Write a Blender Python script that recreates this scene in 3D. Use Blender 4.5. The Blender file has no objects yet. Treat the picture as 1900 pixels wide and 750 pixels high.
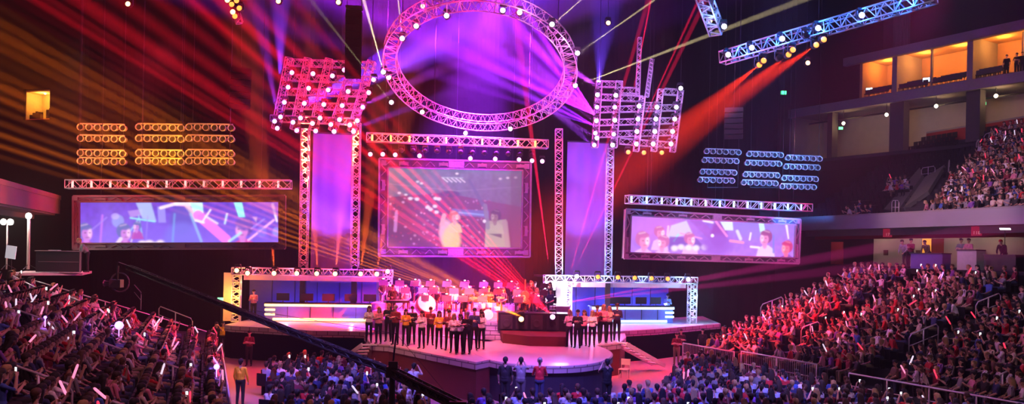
import bpy, math, random
import numpy as np
from mathutils import Vector, Matrix
random.seed(7); RNG = random.Random(11)
SC = bpy.context.scene; COL = SC.collection
PI = math.pi
# ------------------------------------------------------------------ camera and pixel -> world
F = 1500.0; PX, PY = 950.0, 470.0; EYE = 5.9; ROLL = math.radians(1.2)
cam_data = bpy.data.cameras.new('camera'); CAM = bpy.data.objects.new('camera', cam_data); COL.objects.link(CAM)
cam_data.sensor_width = 36; cam_data.lens = 36 * F / 1900; cam_data.shift_y = (PY - 375) / 1900; cam_data.clip_end = 400
CAM.matrix_world = Matrix.Translation((0, 0, EYE)) @ Matrix.Rotation(PI / 2, 4, 'X') @ Matrix.Rotation(ROLL, 4, 'Z')
SC.camera = CAM
CR, SR = math.cos(ROLL), math.sin(ROLL)
def ray(x, y):
    dx, dy = x - PX, PY - y
    return dx * CR - dy * SR, dx * SR + dy * CR
def P(x, y, Y):                      # the point at depth Y seen at photograph position x, y
    a, b = ray(x, y)
    return Vector((a / F * Y, Y, EYE + b / F * Y))
def PZ(x, y, z):                     # ... at height z
    a, b = ray(x, y); Y = (z - EYE) / b * F
    return Vector((a / F * Y, Y, z))
def proj(p):
    a, b = p[0] / p[1] * F, (p[2] - EYE) / p[1] * F
    return PX + a * CR + b * SR, PY - (-a * SR + b * CR)
# ------------------------------------------------------------------ materials
MATS = {}
def mat(name, col, rough=.6, metal=0.0, emit=None, strength=1.0, var=.12, scale=6.0, bump=0.0):
    if name in MATS: return MATS[name]
    m = bpy.data.materials.new(name); m.use_nodes = True; nt = m.node_tree; n = nt.nodes
    b = n['Principled BSDF']; b.inputs['Roughness'].default_value = rough; b.inputs['Metallic'].default_value = metal
    if rough >= .9: b.inputs['Specular IOR Level'].default_value = 0.0
    tc = n.new('ShaderNodeTexCoord'); no = n.new('ShaderNodeTexNoise'); no.inputs['Scale'].default_value = scale
    nt.links.new(tc.outputs['Object'], no.inputs['Vector'])
    mx = n.new('ShaderNodeMix'); mx.data_type = 'RGBA'
    mx.inputs[6].default_value = tuple(max(0, c * (1 - var)) for c in col) + (1,)
    mx.inputs[7].default_value = tuple(min(1, c * (1 + var)) for c in col) + (1,)
    nt.links.new(no.outputs['Fac'], mx.inputs[0]); nt.links.new(mx.outputs[2], b.inputs['Base Color'])
    if bump:
        bp = n.new('ShaderNodeBump'); bp.inputs['Strength'].default_value = bump; bp.inputs['Distance'].default_value = .03
        nt.links.new(no.outputs['Fac'], bp.inputs['Height']); nt.links.new(bp.outputs[0], b.inputs['Normal'])
    if emit:
        b.inputs['Emission Color'].default_value = (*emit, 1); b.inputs['Emission Strength'].default_value = strength
        m.cycles.emission_sampling = 'NONE'
    MATS[name] = m; return m
def brick_mat(name, c1, c2, mortar, scale=2.0, bw=.5, rh=.25, rough=.7):
    if name in MATS: return MATS[name]
    m = bpy.data.materials.new(name); m.use_nodes = True; nt = m.node_tree; n = nt.nodes; b = n['Principled BSDF']
    b.inputs['Roughness'].default_value = rough
    tc = n.new('ShaderNodeTexCoord'); sp = n.new('ShaderNodeSeparateXYZ'); cb = n.new('ShaderNodeCombineXYZ'); br = n.new('ShaderNodeTexBrick')
    nt.links.new(tc.outputs['Object'], sp.inputs[0]); nt.links.new(sp.outputs[0], cb.inputs[0]); nt.links.new(sp.outputs[2], cb.inputs[1])
    nt.links.new(cb.outputs[0], br.inputs['Vector'])
    br.inputs['Color1'].default_value = (*c1, 1); br.inputs['Color2'].default_value = (*c2, 1); br.inputs['Mortar'].default_value = (*mortar, 1)
    br.inputs['Scale'].default_value = scale; br.inputs['Brick Width'].default_value = bw; br.inputs['Row Height'].default_value = rh
    br.inputs['Mortar Size'].default_value = .02
    nt.links.new(br.outputs[0], b.inputs['Base Color']); MATS[name] = m; return m
def pic_mat(name, strength):
    m = bpy.data.materials.new(name); m.use_nodes = True; nt = m.node_tree; n = nt.nodes; b = n['Principled BSDF']
    at = n.new('ShaderNodeAttribute'); at.attribute_name = 'picture'
    b.inputs['Base Color'].default_value = (.02, .02, .02, 1); b.inputs['Roughness'].default_value = .5
    nt.links.new(at.outputs['Color'], b.inputs['Emission Color']); b.inputs['Emission Strength'].default_value = strength
    m.cycles.emission_sampling = 'NONE'; MATS[name] = m; return m
steel = mat('bare_aluminium', (.62, .62, .64), .42, .35, var=.08)
dark_metal = mat('black_painted_metal', (.025, .025, .028), .5, .2)
black_cloth = mat('black_drape', (.0035, .003, .0035), .95, scale=3, bump=.3)
rail_metal = mat('grey_rail_metal', (.68, .68, .70), .4, .3)
plastic = mat('black_plastic', (.018, .018, .02), .45)
white_paint = mat('white_paint', (.75, .75, .75), .5)
# ------------------------------------------------------------------ mesh builder
class MB:
    def __init__(s): s.v = []; s.f = []; s.m = []
    def add(s, vs, fs, mi=0):
        o = len(s.v); s.v.extend([tuple(v) for v in vs]); s.f.extend([tuple(i + o for i in f) for f in fs]); s.m.extend([mi] * len(fs)); return s
    def box(s, c, size, rz=0, mi=0, M=None):
        hx, hy, hz = size[0] / 2, size[1] / 2, size[2] / 2
        pts = [Vector((x, y, z)) for x in (-hx, hx) for y in (-hy, hy) for z in (-hz, hz)]
        R = Matrix.Rotation(rz, 3, 'Z') if M is None else M
        return s.add([Vector(c) + R @ p for p in pts], [(0, 1, 3, 2), (4, 6, 7, 5), (0, 4, 5, 1), (2, 3, 7, 6), (0, 2, 6, 4), (1, 5, 7, 3)], mi)
    def bar(s, a, b, w, h, up=(0, 0, 1), mi=0):
        a, b = Vector(a), Vector(b); d = (b - a).normalized(); u = Vector(up)
        if abs(d.dot(u)) > .99: u = Vector((0, 1, 0))
        x = d.cross(u).normalized(); z = x.cross(d)
        M = Matrix((x, d, z)).transposed(); return s.box((a + b) / 2, (w, (b - a).length, h), M=M, mi=mi)
    def tube(s, a, b, ra, rb=None, n=6, cap=True, mi=0):
        rb = ra if rb is None else rb; a, b = Vector(a), Vector(b); d = (b - a)
        if d.length < 1e-6: return s
        d.normalize(); u = Vector((0, 0, 1)) if abs(d.z) < .9 else Vector((1, 0, 0)); x = d.cross(u).normalized(); y = d.cross(x)
        vs = [a + (x * math.cos(2 * PI * i / n) + y * math.sin(2 * PI * i / n)) * ra for i in range(n)] + [b + (x * math.cos(2 * PI * i / n) + y * math.sin(2 * PI * i / n)) * rb for i in range(n)]
        fs = [(i, (i + 1) % n, n + (i + 1) % n, n + i) for i in range(n)]
        if cap: fs += [tuple(range(n))[::-1], tuple(range(n, 2 * n))]
        return s.add(vs, fs, mi)
    def path(s, pts, r, n=6, closed=False, mi=0):
        pts = [Vector(p) for p in pts]; k = len(pts); vs = []
        for i, p in enumerate(pts):
            q = pts[(i + 1) % k] if closed or i < k - 1 else pts[i]; o = pts[i - 1] if closed or i > 0 else pts[i]
            d = (q - o).normalized(); u = Vector((0, 0, 1)) if abs(d.z) < .95 else Vector((0, 1, 0)); x = d.cross(u).normalized(); y = d.cross(x)
            vs += [p + (x * math.cos(2 * PI * j / n) + y * math.sin(2 * PI * j / n)) * r for j in range(n)]
        fs = []
        for i in range(k if closed else k - 1):
            a, b = i * n, ((i + 1) % k) * n
            fs += [(a + j, a + (j + 1) % n, b + (j + 1) % n, b + j) for j in range(n)]
        if not closed: fs += [tuple(range(n))[::-1], tuple(range((k - 1) * n, k * n))]
        return s.add(vs, fs, mi)
    def prism(s, poly, z0, z1, mi=0, top=None):        # plan polygon extruded
        n = len(poly); vs = [(p[0], p[1], z0) for p in poly] + [(p[0], p[1], z1) for p in poly]
        s.add(vs, [(i, (i + 1) % n, n + (i + 1) % n, n + i) for i in range(n)], mi)
        s.add(vs, [tuple(range(n))[::-1]], mi); return s.add(vs, [tuple(range(n, 2 * n))], mi if top is None else top)
    def lathe(s, prof, c=(0, 0, 0), n=16, M=None, mi=0):   # profile (r, h) about local z
        vs = []; M = M or Matrix.Identity(3)
        for r, h in prof: vs += [Vector(c) + M @ Vector((r * math.cos(2 * PI * i / n), r * math.sin(2 * PI * i / n), h)) for i in range(n)]
        fs = []
        for k in range(len(prof) - 1): fs += [(k * n + i, k * n + (i + 1) % n, (k + 1) * n + (i + 1) % n, (k + 1) * n + i) for i in range(n)]
        fs += [tuple(range(n))[::-1], tuple(range((len(prof) - 1) * n, len(prof) * n))]
        return s.add(vs, fs, mi)
    def quad(s, a, b, c, d, th=.04, mi=0):             # slab with thickness behind a b c d
        a, b, c, d = map(Vector, (a, b, c, d)); nrm = (b - a).cross(d - a).normalized() * th
        vs = [a, b, c, d, a - nrm, b - nrm, c - nrm, d - nrm]
        return s.add(vs, [(0, 1, 2, 3), (7, 6, 5, 4), (0, 4, 5, 1), (1, 5, 6, 2), (2, 6, 7, 3), (3, 7, 4, 0)], mi)
    def mesh(s, name, mats, smooth=False):
        me = bpy.data.meshes.new(name); me.from_pydata(s.v, [], s.f)
        for m in (mats if isinstance(mats, (list, tuple)) else [mats]): me.materials.append(m)
        me.polygons.foreach_set('material_index', s.m)
        if smooth: me.polygons.foreach_set('use_smooth', [True] * len(s.f))
        me.update(); return me
    def obj(s, name, mats, parent=None, smooth=False, loc=None):
        o = bpy.data.objects.new(name, s.mesh(name, mats, smooth)); COL.objects.link(o)
        if parent is not None: o.parent = parent
        if loc is not None: o.location = loc
        return o
def tag(o, label=None, cat=None, group=None, kind=None):
    if label: o['label'] = label
    if cat: o['category'] = cat
    if group: o['group'] = group
    if kind: o['kind'] = kind
    return o
def empty(name, loc=(0, 0, 0), rz=0, label=None, cat=None, group=None, kind=None):
    o = bpy.data.objects.new(name, None); COL.objects.link(o); o.location = loc; o.rotation_euler.z = rz; o.empty_display_size = .1
    return tag(o, label, cat, group, kind)
KIDS = {}; USED = set()
def children(o): return [c for c in COL.objects if c.parent == o]
def freeze(o):                                          # remember children once, for fast copies
    KIDS[o.name] = [(c, [(g, []) for g in children(c)]) for c in children(o)]; return o
def dup(proto, loc, rz=0, label=None, group=None, first=None):
    if proto.name not in USED:
        USED.add(proto.name); r = proto
    else:
        r = proto.copy(); COL.objects.link(r)
        for c, gs in KIDS[proto.name]:
            cc = c.copy(); COL.objects.link(cc); cc.parent = r
            for g, _ in gs:
                gg = g.copy(); COL.objects.link(gg); gg.parent = cc
    r.location = loc; r.rotation_euler = (0, 0, rz)
    if label: r['label'] = label
    if group: r['group'] = group
    return r
ORD = ['first', 'second', 'third', 'fourth', 'fifth', 'sixth', 'seventh', 'eighth', 'ninth', 'tenth', 'eleventh', 'twelfth', 'thirteenth', 'fourteenth', 'fifteenth', 'sixteenth', 'seventeenth', 'eighteenth', 'nineteenth', 'twentieth']
ORD += ['twenty-' + o for o in ORD[:9]] + ['thirtieth'] + ['thirty-' + o for o in ORD[:9]] + ['fortieth'] + ['forty-' + o for o in ORD[:9]] + ['fiftieth'] + ['fifty-' + o for o in ORD[:9]] + ['sixtieth']
# ------------------------------------------------------------------ lights
BEAM = 11.0
def spot(a, b, ang, power, col, blend=.25, r=.05, vol=1.0):
    l = bpy.data.lights.new('beam_and_fill_light', 'SPOT'); l.energy = power * BEAM if vol == 1.0 else power; l.color = col; l.spot_size = math.radians(ang); l.spot_blend = blend
    l.shadow_soft_size = r; l.specular_factor = .5
    o = bpy.data.objects.new('beam_and_fill_light', l); COL.objects.link(o); o.location = a  # also used for added fill spots that have no fixture
    o.rotation_euler = (Vector(b) - Vector(a)).to_track_quat('-Z', 'Y').to_euler(); return o
def fan(origin, pa, pb, power, col, k, phase, sharp, vol=1.0):
    """a striped fan of light between directions to pa and pb: one lamp with the stripes drawn into its strength"""
    origin, pa, pb = Vector(origin), Vector(pa), Vector(pb); da, db = (pa - origin).normalized(), (pb - origin).normalized(); d = (da + db).normalized()
    v = (db - da); v = (v - d * v.dot(d)).normalized(); z = -d; x = v.cross(z).normalized(); M = Matrix((x, v, z)).transposed()
    l = bpy.data.lights.new('fan_light', 'SPOT'); l.energy = power * 2.8; l.color = col; l.spot_size = da.angle(db) * 1.06; l.spot_blend = .12; l.shadow_soft_size = .02; l.specular_factor = .3
    l.use_nodes = True; nt = l.node_tree; n = nt.nodes; em = n['Emission']; tc = n.new('ShaderNodeTexCoord'); sp = n.new('ShaderNodeSeparateXYZ'); nt.links.new(tc.outputs['Normal'], sp.inputs[0])
    def m(op, a, b=None, c=None):
        q = n.new('ShaderNodeMath'); q.operation = op
        for i, t in enumerate((a, b, c)):
            if t is None: continue
            if isinstance(t, (int, float)): q.inputs[i].default_value = t
            else: nt.links.new(t, q.inputs[i])
        return q.outputs[0]
    t = m('DIVIDE', sp.outputs[1], sp.outputs[2]); w1 = m('POWER', m('MULTIPLY_ADD', m('SINE', m('MULTIPLY_ADD', t, k, phase)), .5, .5), sharp)
    w2 = m('MULTIPLY_ADD', m('SINE', m('MULTIPLY_ADD', t, k * .231, phase * 2.3)), .35, .6); w3 = m('MULTIPLY_ADD', m('SINE', m('MULTIPLY_ADD', t, k * 2.7, 1.0)), .15, .85)
    nt.links.new(m('MULTIPLY', m('MULTIPLY', w1, w2), w3), em.inputs['Strength'])
    o = bpy.data.objects.new('fan_light', l); COL.objects.link(o); o.matrix_world = Matrix.Translation(origin) @ M.to_4x4(); return o
def point(p, power, col, r=.1, vol=.3):
    l = bpy.data.lights.new('bulb_and_fill_light', 'POINT'); l.energy = power; l.color = col; l.shadow_soft_size = min(r, .04); l.specular_factor = .4  # also used for added fill points that have no bulb
    o = bpy.data.objects.new('bulb_and_fill_light', l); COL.objects.link(o); o.location = p; return o
# ------------------------------------------------------------------ world: haze in the air
w = bpy.data.worlds.new('arena_air'); SC.world = w; w.use_nodes = True; nt = w.node_tree; nt.nodes.clear()
wo = nt.nodes.new('ShaderNodeOutputWorld'); bg = nt.nodes.new('ShaderNodeBackground'); bg.inputs[0].default_value = (0, 0, 0, 1)
vs = nt.nodes.new('ShaderNodeVolumeScatter'); vs.inputs['Density'].default_value = .0016; vs.inputs['Anisotropy'].default_value = .1
nt.links.new(bg.outputs[0], wo.inputs[0]); nt.links.new(vs.outputs[0], wo.inputs[1])
SC.view_settings.view_transform = 'Standard'; SC.view_settings.look = 'None'; SC.view_settings.exposure = 0; SC.view_settings.gamma = 1
SC.view_settings.use_curve_mapping = False
SC.cycles.volume_bounces = 0; SC.cycles.max_bounces = 4; SC.cycles.diffuse_bounces = 2; SC.cycles.glossy_bounces = 2
SC.cycles.sample_clamp_indirect = 60; SC.cycles.use_light_tree = True
# ------------------------------------------------------------------ people: one continuous surface per pose
# regions: 0 skin 1 hair 2 top 3 bottom 4 shoes 5 dark (eyes)
def capsule(mb, a, b, ra, rb, n=10):
    a, b = Vector(a), Vector(b); d = b - a
    if d.length < 1e-5: d = Vector((0, 0, 1)); b = a + d * 1e-4
    d = d.normalized(); u = Vector((0, 0, 1)) if abs(d.z) < .9 else Vector((1, 0, 0)); x = d.cross(u).normalized(); y = d.cross(x)
    rings = [(a, ra, t) for t in (-80, -50, -20)] + [(a, ra, 0), (b, rb, 0)] + [(b, rb, t) for t in (20, 50, 80)]
    vs = []
    for c, r, t in rings:
        t = math.radians(t); vs += [c + d * (r * math.sin(t)) + (x * math.cos(2 * PI * i / n) + y * math.sin(2 * PI * i / n)) * r * math.cos(t) for i in range(n)]
    fs = []
    for k in range(len(rings) - 1): fs += [(k * n + i, k * n + (i + 1) % n, (k + 1) * n + (i + 1) % n, (k + 1) * n + i) for i in range(n)]
    fs += [tuple(range(n))[::-1], tuple(range((len(rings) - 1) * n, len(rings) * n))]
    mb.add(vs, fs)
def lerp(a, b, t): return Vector(a) * (1 - t) + Vector(b) * t
def body(seat=False, elbow=None, wrist=None, hair='short', sleeve='short', legs='trousers', lean=0.0, head_turn=0.0, head_tilt=0.0, curl=.6,
         knees=None, ankles=None, palm_n=None, slim=False, cap=False, fingers=True, shorts=False):
    """capsules (a, b, ra, rb, region) of a figure facing +Y, feet on z=0; sizes in metres"""
    C = []; S = .92 if slim else 1.0
    hipz = .50 if seat else .93
    def T(p):                                 # lean the trunk forward about the hips
        p = Vector(p); q = p - Vector((0, 0, hipz)); c, s = math.cos(lean), math.sin(lean)
        return Vector((q.x, q.y * c + q.z * s, -q.y * s + q.z * c)) + Vector((0, 0, hipz))
    b = hipz - .93
    C += [(T((-.06, 0, .945 + b)), T((.06, 0, .945 + b)), .118, .118, 3), (T((-.045, 0, 1.03 + b)), T((.045, 0, 1.03 + b)), .122, .122, 2)]
    C += [(T((0, 0, 1.04 + b)), T((0, .0, 1.2 + b)), .125 * S, .135 * S, 2)]
    C += [(T((-.075 * S, .005, 1.12 + b)), T((-.085 * S, .0, 1.35 + b)), .10 * S, .095 * S, 2), (T((.075 * S, .005, 1.12 + b)), T((.085 * S, .0, 1.35 + b)), .10 * S, .095 * S, 2)]
    C += [(T((-.165 * S, -.005, 1.40 + b)), T((.165 * S, -.005, 1.40 + b)), .062, .062, 2)]
    if slim: C += [(T((-.06, .075, 1.27 + b)), T((.06, .075, 1.27 + b)), .055, .055, 2)]
    C += [(T((0, -.01, 1.42 + b)), T((0, .01, 1.55 + b)), .058 * S, .052 * S, 0)]
    ct, st = math.cos(head_turn), math.sin(head_turn); cl, sl = math.cos(head_tilt), math.sin(head_tilt)
    HC = T((0, .01, 1.64 + b))
    def Hd(x, y, z):
        y, z = y * cl + z * sl, -y * sl + z * cl
        return HC + Vector((x * ct - y * st, x * st + y * ct, z))
    C += [(Hd(0, -.02, .02), Hd(0, .012, .03), .088, .085, 0), (Hd(0, .03, -.04), Hd(0, .045, -.075), .062, .045, 0),
          (Hd(0, .088, .0), Hd(0, .105, -.03), .012, .017, 0), (Hd(-.086, .0, -.01), Hd(-.088, -.005, -.03), .012, .008, 0), (Hd(.086, .0, -.01), Hd(.088, -.005, -.03), .012, .008, 0),
          (Hd(-.02, .088, -.065), Hd(.02, .088, -.065), .009, .009, 0), (Hd(-.03, .085, .02), Hd(.03, .085, .02), .012, .012, 0)]
    C += [(Hd(0, -.025, .045), Hd(0, .02, .058), .098, .088, 1), (Hd(0, -.045, .0), Hd(0, -.05, -.04), .08, .06, 1)]
    if hair == 'long':
        C += [(Hd(-.05, -.05, .0), T((-.07, -.09, 1.40 + b)), .065, .05, 1), (Hd(.05, -.05, .0), T((.07, -.09, 1.40 + b)), .065, .05, 1), (Hd(0, -.06, .0), T((0, -.11, 1.33 + b)), .07, .045, 1)]
    if hair == 'bun': C += [(Hd(0, -.11, .06), Hd(0, -.13, .07), .045, .045, 1)]
    if cap: C += [(Hd(0, .06, .075), Hd(0, .16, .06), .055, .03, 1)]
    kn = knees or ([(-.12, .47, .5), (.12, .47, .5)] if seat else [(-.10, .015, .50), (.10, .015, .50)])
    an = ankles or ([(-.12, .45, .09), (.12, .45, .09)] if seat else [(-.11, -.02, .09), (.11, -.02, .09)])
    for sgn, k, a in ((-1, kn[0], an[0]), (1, kn[1], an[1])):
        hp = Vector((sgn * .09, .01, .94 + b)) if not seat else Vector((sgn * .10, .03, .52))
        low = 0 if legs in ('skirt', 'shorts') else 3
        C += [(hp, k, .10 * S, .065 * S, 3), (k, lerp(k, a, .35), .062, .062, low), (lerp(k, a, .35), a, .062, .045 if low else .036, low)]
        C += [(Vector(a) + Vector((0, -.03, -.045)), Vector(a) + Vector((sgn * .02, .15, -.055)), .042, .034, 4)]
        if legs == 'skirt' and not seat: C += [(Vector((sgn * .05, 0, .9)), Vector((sgn * .06, 0, .62)), .13, .15, 3)]
    el = elbow or [(-.25, .02, 1.12 + b), (.25, .02, 1.12 + b)]; wr = wrist or [(-.24, .12, .88 + b), (.24, .12, .88 + b)]
    grips = []
    for i, sgn in enumerate((-1, 1)):
        sh = T((sgn * .185 * S, -.005, 1.395 + b)); e = T(el[i]); w_ = T(wr[i])
        C += [(sh, e, .052 * S, .042 * S, 2)]
        fr = 2 if sleeve == 'long' else 0
        if sleeve == 'none': C[-1] = (sh, e, .05 * S, .04 * S, 0)
        C += [(e, lerp(e, w_, .35), .043 * S, .042 * S, fr), (lerp(e, w_, .35), w_, .042 * S, .027, fr)]
        d = (w_ - e).normalized(); side = Vector((1, 0, 0)) if palm_n is None else Vector(palm_n[i])
        nrm = (side - d * side.dot(d)).normalized(); lat = d.cross(nrm).normalized()       # lat: across the knuckles
        kn0 = w_ + d * .09
        for q in (-.027, 0, .027): C += [(w_ + lat * q * .7, kn0 + lat * q, .018, .015, 0)]
        inward = -nrm * sgn
        if fingers:
            for j, (q, L) in enumerate(((-.034, .062), (-.012, .075), (.012, .078), (.034, .068))):
                a0 = kn0 + lat * q; d1 = (d * math.cos(curl) + inward * math.sin(curl)); a1 = a0 + d1 * L * .5
                d2 = (d * math.cos(curl * 2.1) + inward * math.sin(curl * 2.1)); a2 = a1 + d2 * L * .5
                C += [(a0, a1, .0098, .0092, 0), (a1, a2, .0092, .0075, 0)]
            t0 = w_ + d * .03 - lat * .0 + lat * .03; t1 = t0 + (lat * .6 + d * .6 + inward * .5).normalized() * .04; t2 = t1 + (d * .8 + inward * .6).normalized() * .03
            C += [(t0, t1, .0125, .011, 0), (t1, t2, .011, .009, 0)]
        else: C += [(kn0, kn0 + (d + inward * .6).normalized() * .05, .022, .016, 0)]
        grips.append(kn0 + inward * .03)
    eyes = [Hd(-.032, .092, .0), Hd(.032, .092, .0)]
    return C, grips, eyes
DG = None
def figure_mesh(name, voxel, faces, **kw):
    global DG
    C, grips, eyes = body(**kw); mb = MB()
    for a, b, ra, rb, r in C: capsule(mb, a, b, ra, rb)
    o = bpy.data.objects.new('tmp', mb.mesh('tmp', [])); COL.objects.link(o)
    m = o.modifiers.new('r', 'REMESH'); m.mode = 'VOXEL'; m.voxel_size = voxel; m.use_smooth_shade = True
    s = o.modifiers.new('s', 'SMOOTH'); s.factor = .5; s.iterations = 1 if voxel < .015 else 0
    dc = o.modifiers.new('d', 'DECIMATE')
    dg = bpy.context.evaluated_depsgraph_get(); n0 = len(o.evaluated_get(dg).data.polygons)
    # decimate counts triangles
    m_faces = n0; dc.ratio = min(1.0, faces / max(1, 1.0 * m_faces))
    dg = bpy.context.evaluated_depsgraph_get(); dg.update()
    me = bpy.data.meshes.new_from_object(o.evaluated_get(dg)); bpy.data.objects.remove(o)
    nf = len(me.polygons); ctr = np.empty(nf * 3); me.polygons.foreach_get('center', ctr); ctr = ctr.reshape(-1, 3)
    best = np.full(nf, 1e9); reg = np.zeros(nf, int)
    for a, b, ra, rb, r in C:
        a, b = np.array(a), np.array(b); ab = b - a; L2 = max(1e-9, ab @ ab); t = np.clip((ctr - a) @ ab / L2, 0, 1)
        d = np.linalg.norm(ctr - (a + t[:, None] * ab), axis=1) - (ra + (rb - ra) * t)
        q = d < best; best[q] = d[q]; reg[q] = r
    V = np.empty(len(me.vertices) * 3); me.vertices.foreach_get('co', V); V = V.reshape(-1, 3)
    Fc = [tuple(p.vertices) for p in me.polygons]; bpy.data.meshes.remove(me)
    out = MB(); out.v = [tuple(v) for v in V]; out.f = Fc; out.m = [int(x) for x in reg]
    if voxel < .02:
        for e in eyes: out.lathe([(.003, -.009), (.01, -.004), (.011, 0), (.01, .004), (.003, .009)], e, 6, mi=5)
    return out, grips
skins = [mat('skin_light', (.62, .38, .28), .6), mat('skin_tan', (.45, .26, .17), .6), mat('skin_brown', (.22, .12, .08), .6)]
hairs = {'black': mat('black_hair', (.012, .010, .012), .7), 'dark brown': mat('dark_brown_hair', (.035, .02, .014), .7), 'brown': mat('brown_hair', (.09, .045, .025), .7), 'blond': mat('blond_hair', (.42, .28, .12), .7), 'grey': mat('grey_hair', (.32, .31, .30), .7)}
tops = {'white': (.74, .72, .74), 'black': (.015, .015, .018), 'red': (.55, .02, .03), 'grey': (.25, .25, .27), 'navy': (.025, .035, .12), 'blue': (.06, .13, .5), 'pink': (.7, .25, .36), 'pale blue': (.4, .5, .72), 'maroon': (.2, .02, .04), 'purple': (.22, .08, .4), 'green': (.1, .25, .1), 'yellow': (.75, .5, .04), 'orange': (.75, .2, .03), 'brown': (.15, .08, .05), 'cream': (.62, .54, .42), 'lime': (.4, .6, .08)}
tops = {k: mat(k.replace(' ', '_') + '_cloth', v, .85) for k, v in tops.items()}
bottoms = {'black': tops['black'], 'denim': mat('denim', (.04, .06, .14), .85), 'grey': mat('grey_trousers', (.12, .12, .13), .85), 'khaki': mat('khaki', (.3, .23, .14), .85)}
shoe = mat('dark_shoe', (.02, .018, .018), .5)
def arms_sym(e, w_): return dict(elbow=[(-e[0], e[1], e[2]), e], wrist=[(-w_[0], w_[1], w_[2]), w_])
POSES = {}
b_ = -.43
POSES['sit_lap'] = dict(seat=True, **arms_sym((.24, .08, 1.13 + b_), (.12, .30, 1.02 + b_)))
POSES['sit_clap'] = dict(seat=True, curl=.25, **arms_sym((.24, .12, 1.16 + b_), (.055, .33, 1.30 + b_)))
POSES['sit_raise'] = dict(seat=True, curl=1.1, elbow=[(-.24, .08, 1.13 + b_), (.27, .16, 1.32 + b_)], wrist=[(-.12, .30, 1.02 + b_), (.24, .26, 1.56 + b_)])
POSES['sit_phone'] = dict(seat=True, curl=1.0, **arms_sym((.22, .2, 1.30 + b_), (.07, .30, 1.58 + b_)))
POSES['sit_lean'] = dict(seat=True, lean=.35, **arms_sym((.22, .16, 1.13 + b_), (.08, .34, 1.0 + b_)))
POSES['sit_violin'] = dict(seat=True, sleeve='long', curl=.9, head_turn=.25, elbow=[(-.22, .2, 1.22 + b_), (.32, .1, 1.22 + b_)], wrist=[(-.16, .38, 1.42 + b_), (.18, .30, 1.36 + b_)])
POSES['stand_down'] = dict()
POSES['stand_folder'] = dict(sleeve='long', curl=.9, head_tilt=.12, **arms_sym((.23, .08, 1.14), (.10, .30, 1.22)))
POSES['stand_phone'] = dict(curl=1.0, elbow=[(-.24, .16, 1.30), (.26, .18, 1.34)], wrist=[(-.10, .26, 1.55), (.10, .26, 1.58)])
POSES['stand_crossed'] = dict(curl=.5, elbow=[(-.25, .08, 1.14), (.25, .08, 1.14)], wrist=[(.02, .19, 1.2), (-.02, .2, 1.16)])
POSES['stand_raise'] = dict(curl=1.0, elbow=[(-.25, .02, 1.12), (.30, .10, 1.5)], wrist=[(-.24, .12, .88), (.28, .18, 1.78)])
POSES['stand_lean'] = dict(lean=.55, curl=.4, sleeve='long', elbow=[(-.24, .15, 1.18), (.24, .15, 1.18)], wrist=[(-.15, .38, 1.12), (.15, .38, 1.12)])
POSES['stand_drum'] = dict(curl=1.0, sleeve='long', **arms_sym((.28, .1, 1.16), (.2, .34, 1.12)))
def variant(pose, **kw): d = dict(POSES[pose]); d.update(kw); return d
TEMPL = {}
def templ(pose, hair='short', **kw):
    key = (pose, hair, tuple(sorted(kw.items())))
    if key not in TEMPL:
        v = variant(pose, hair=hair, slim=(hair != 'short'), **kw)
        mb, grips = figure_mesh('t', .0085, 3200, **v)
        TEMPL[key] = (mb.mesh('person', [skins[0], hairs['black'], tops['black'], bottoms['black'], shoe, plastic], True), grips)
    return TEMPL[key]
def person(name, pose, loc, rz, label, cat='person', group=None, hair='short', hc='black', skin=0, top='white', bottom='black', scale=1.0, topmat=None, capmat=None, **kw):
    me, grips = templ(pose, hair, **kw)
    o = bpy.data.objects.new(name, me); COL.objects.link(o); o.location = loc; o.rotation_euler = (0, 0, rz); o.scale = (scale,) * 3
    for i, m in enumerate((skins[skin], capmat or hairs[hc], topmat or tops[top], bottoms[bottom])):
        o.material_slots[i].link = 'OBJECT'; o.material_slots[i].material = m
    tag(o, label, cat, group); return o, grips
def at_local(loc, rz, p, scale=1.0): return Vector(loc) + Matrix.Rotation(rz, 3, 'Z') @ (Vector(p) * scale)
# ------------------------------------------------------------------ the arena shell
def struct(o): o['kind'] = 'structure'; return o
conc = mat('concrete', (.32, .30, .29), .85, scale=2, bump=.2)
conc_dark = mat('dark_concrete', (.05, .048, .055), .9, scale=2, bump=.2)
wall_paint = mat('pale_wall_paint', (.48, .43, .40), .8, scale=1.5, var=.06)
red_paint = mat('dark_red_paint', (.34, .02, .025), .7)
void = mat('black_ceiling_paint', (.004, .004, .005), .95)
floor_m = mat('arena_floor_covering', (.34, .22, .22), .5, scale=.8, var=.1)
seat_m = mat('dark_seat_plastic', (.010, .009, .014), .55)
mb = MB(); mb.prism([(-60, -6), (60, -6), (60, 96), (-60, 96)], -.2, 0); struct(mb.obj('floor', floor_m))
mb = MB(); mb.prism([(-60, -6), (60, -6), (60, 96), (-60, 96)], 34, 34.4); struct(mb.obj('ceiling', void))
mb = MB(); mb.prism([(-60, 95.6), (60, 95.6), (60, 96), (-60, 96)], 0, 34); struct(mb.obj('wall_back', void))
mb = MB(); mb.prism([(-60, -6), (-59.6, -6), (-59.6, 96), (-60, 96)], 0, 34); struct(mb.obj('wall_left', void))
mb = MB(); mb.prism([(59.6, -6), (60, -6), (60, 96), (59.6, 96)], 0, 34); struct(mb.obj('wall_right', void))
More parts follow.
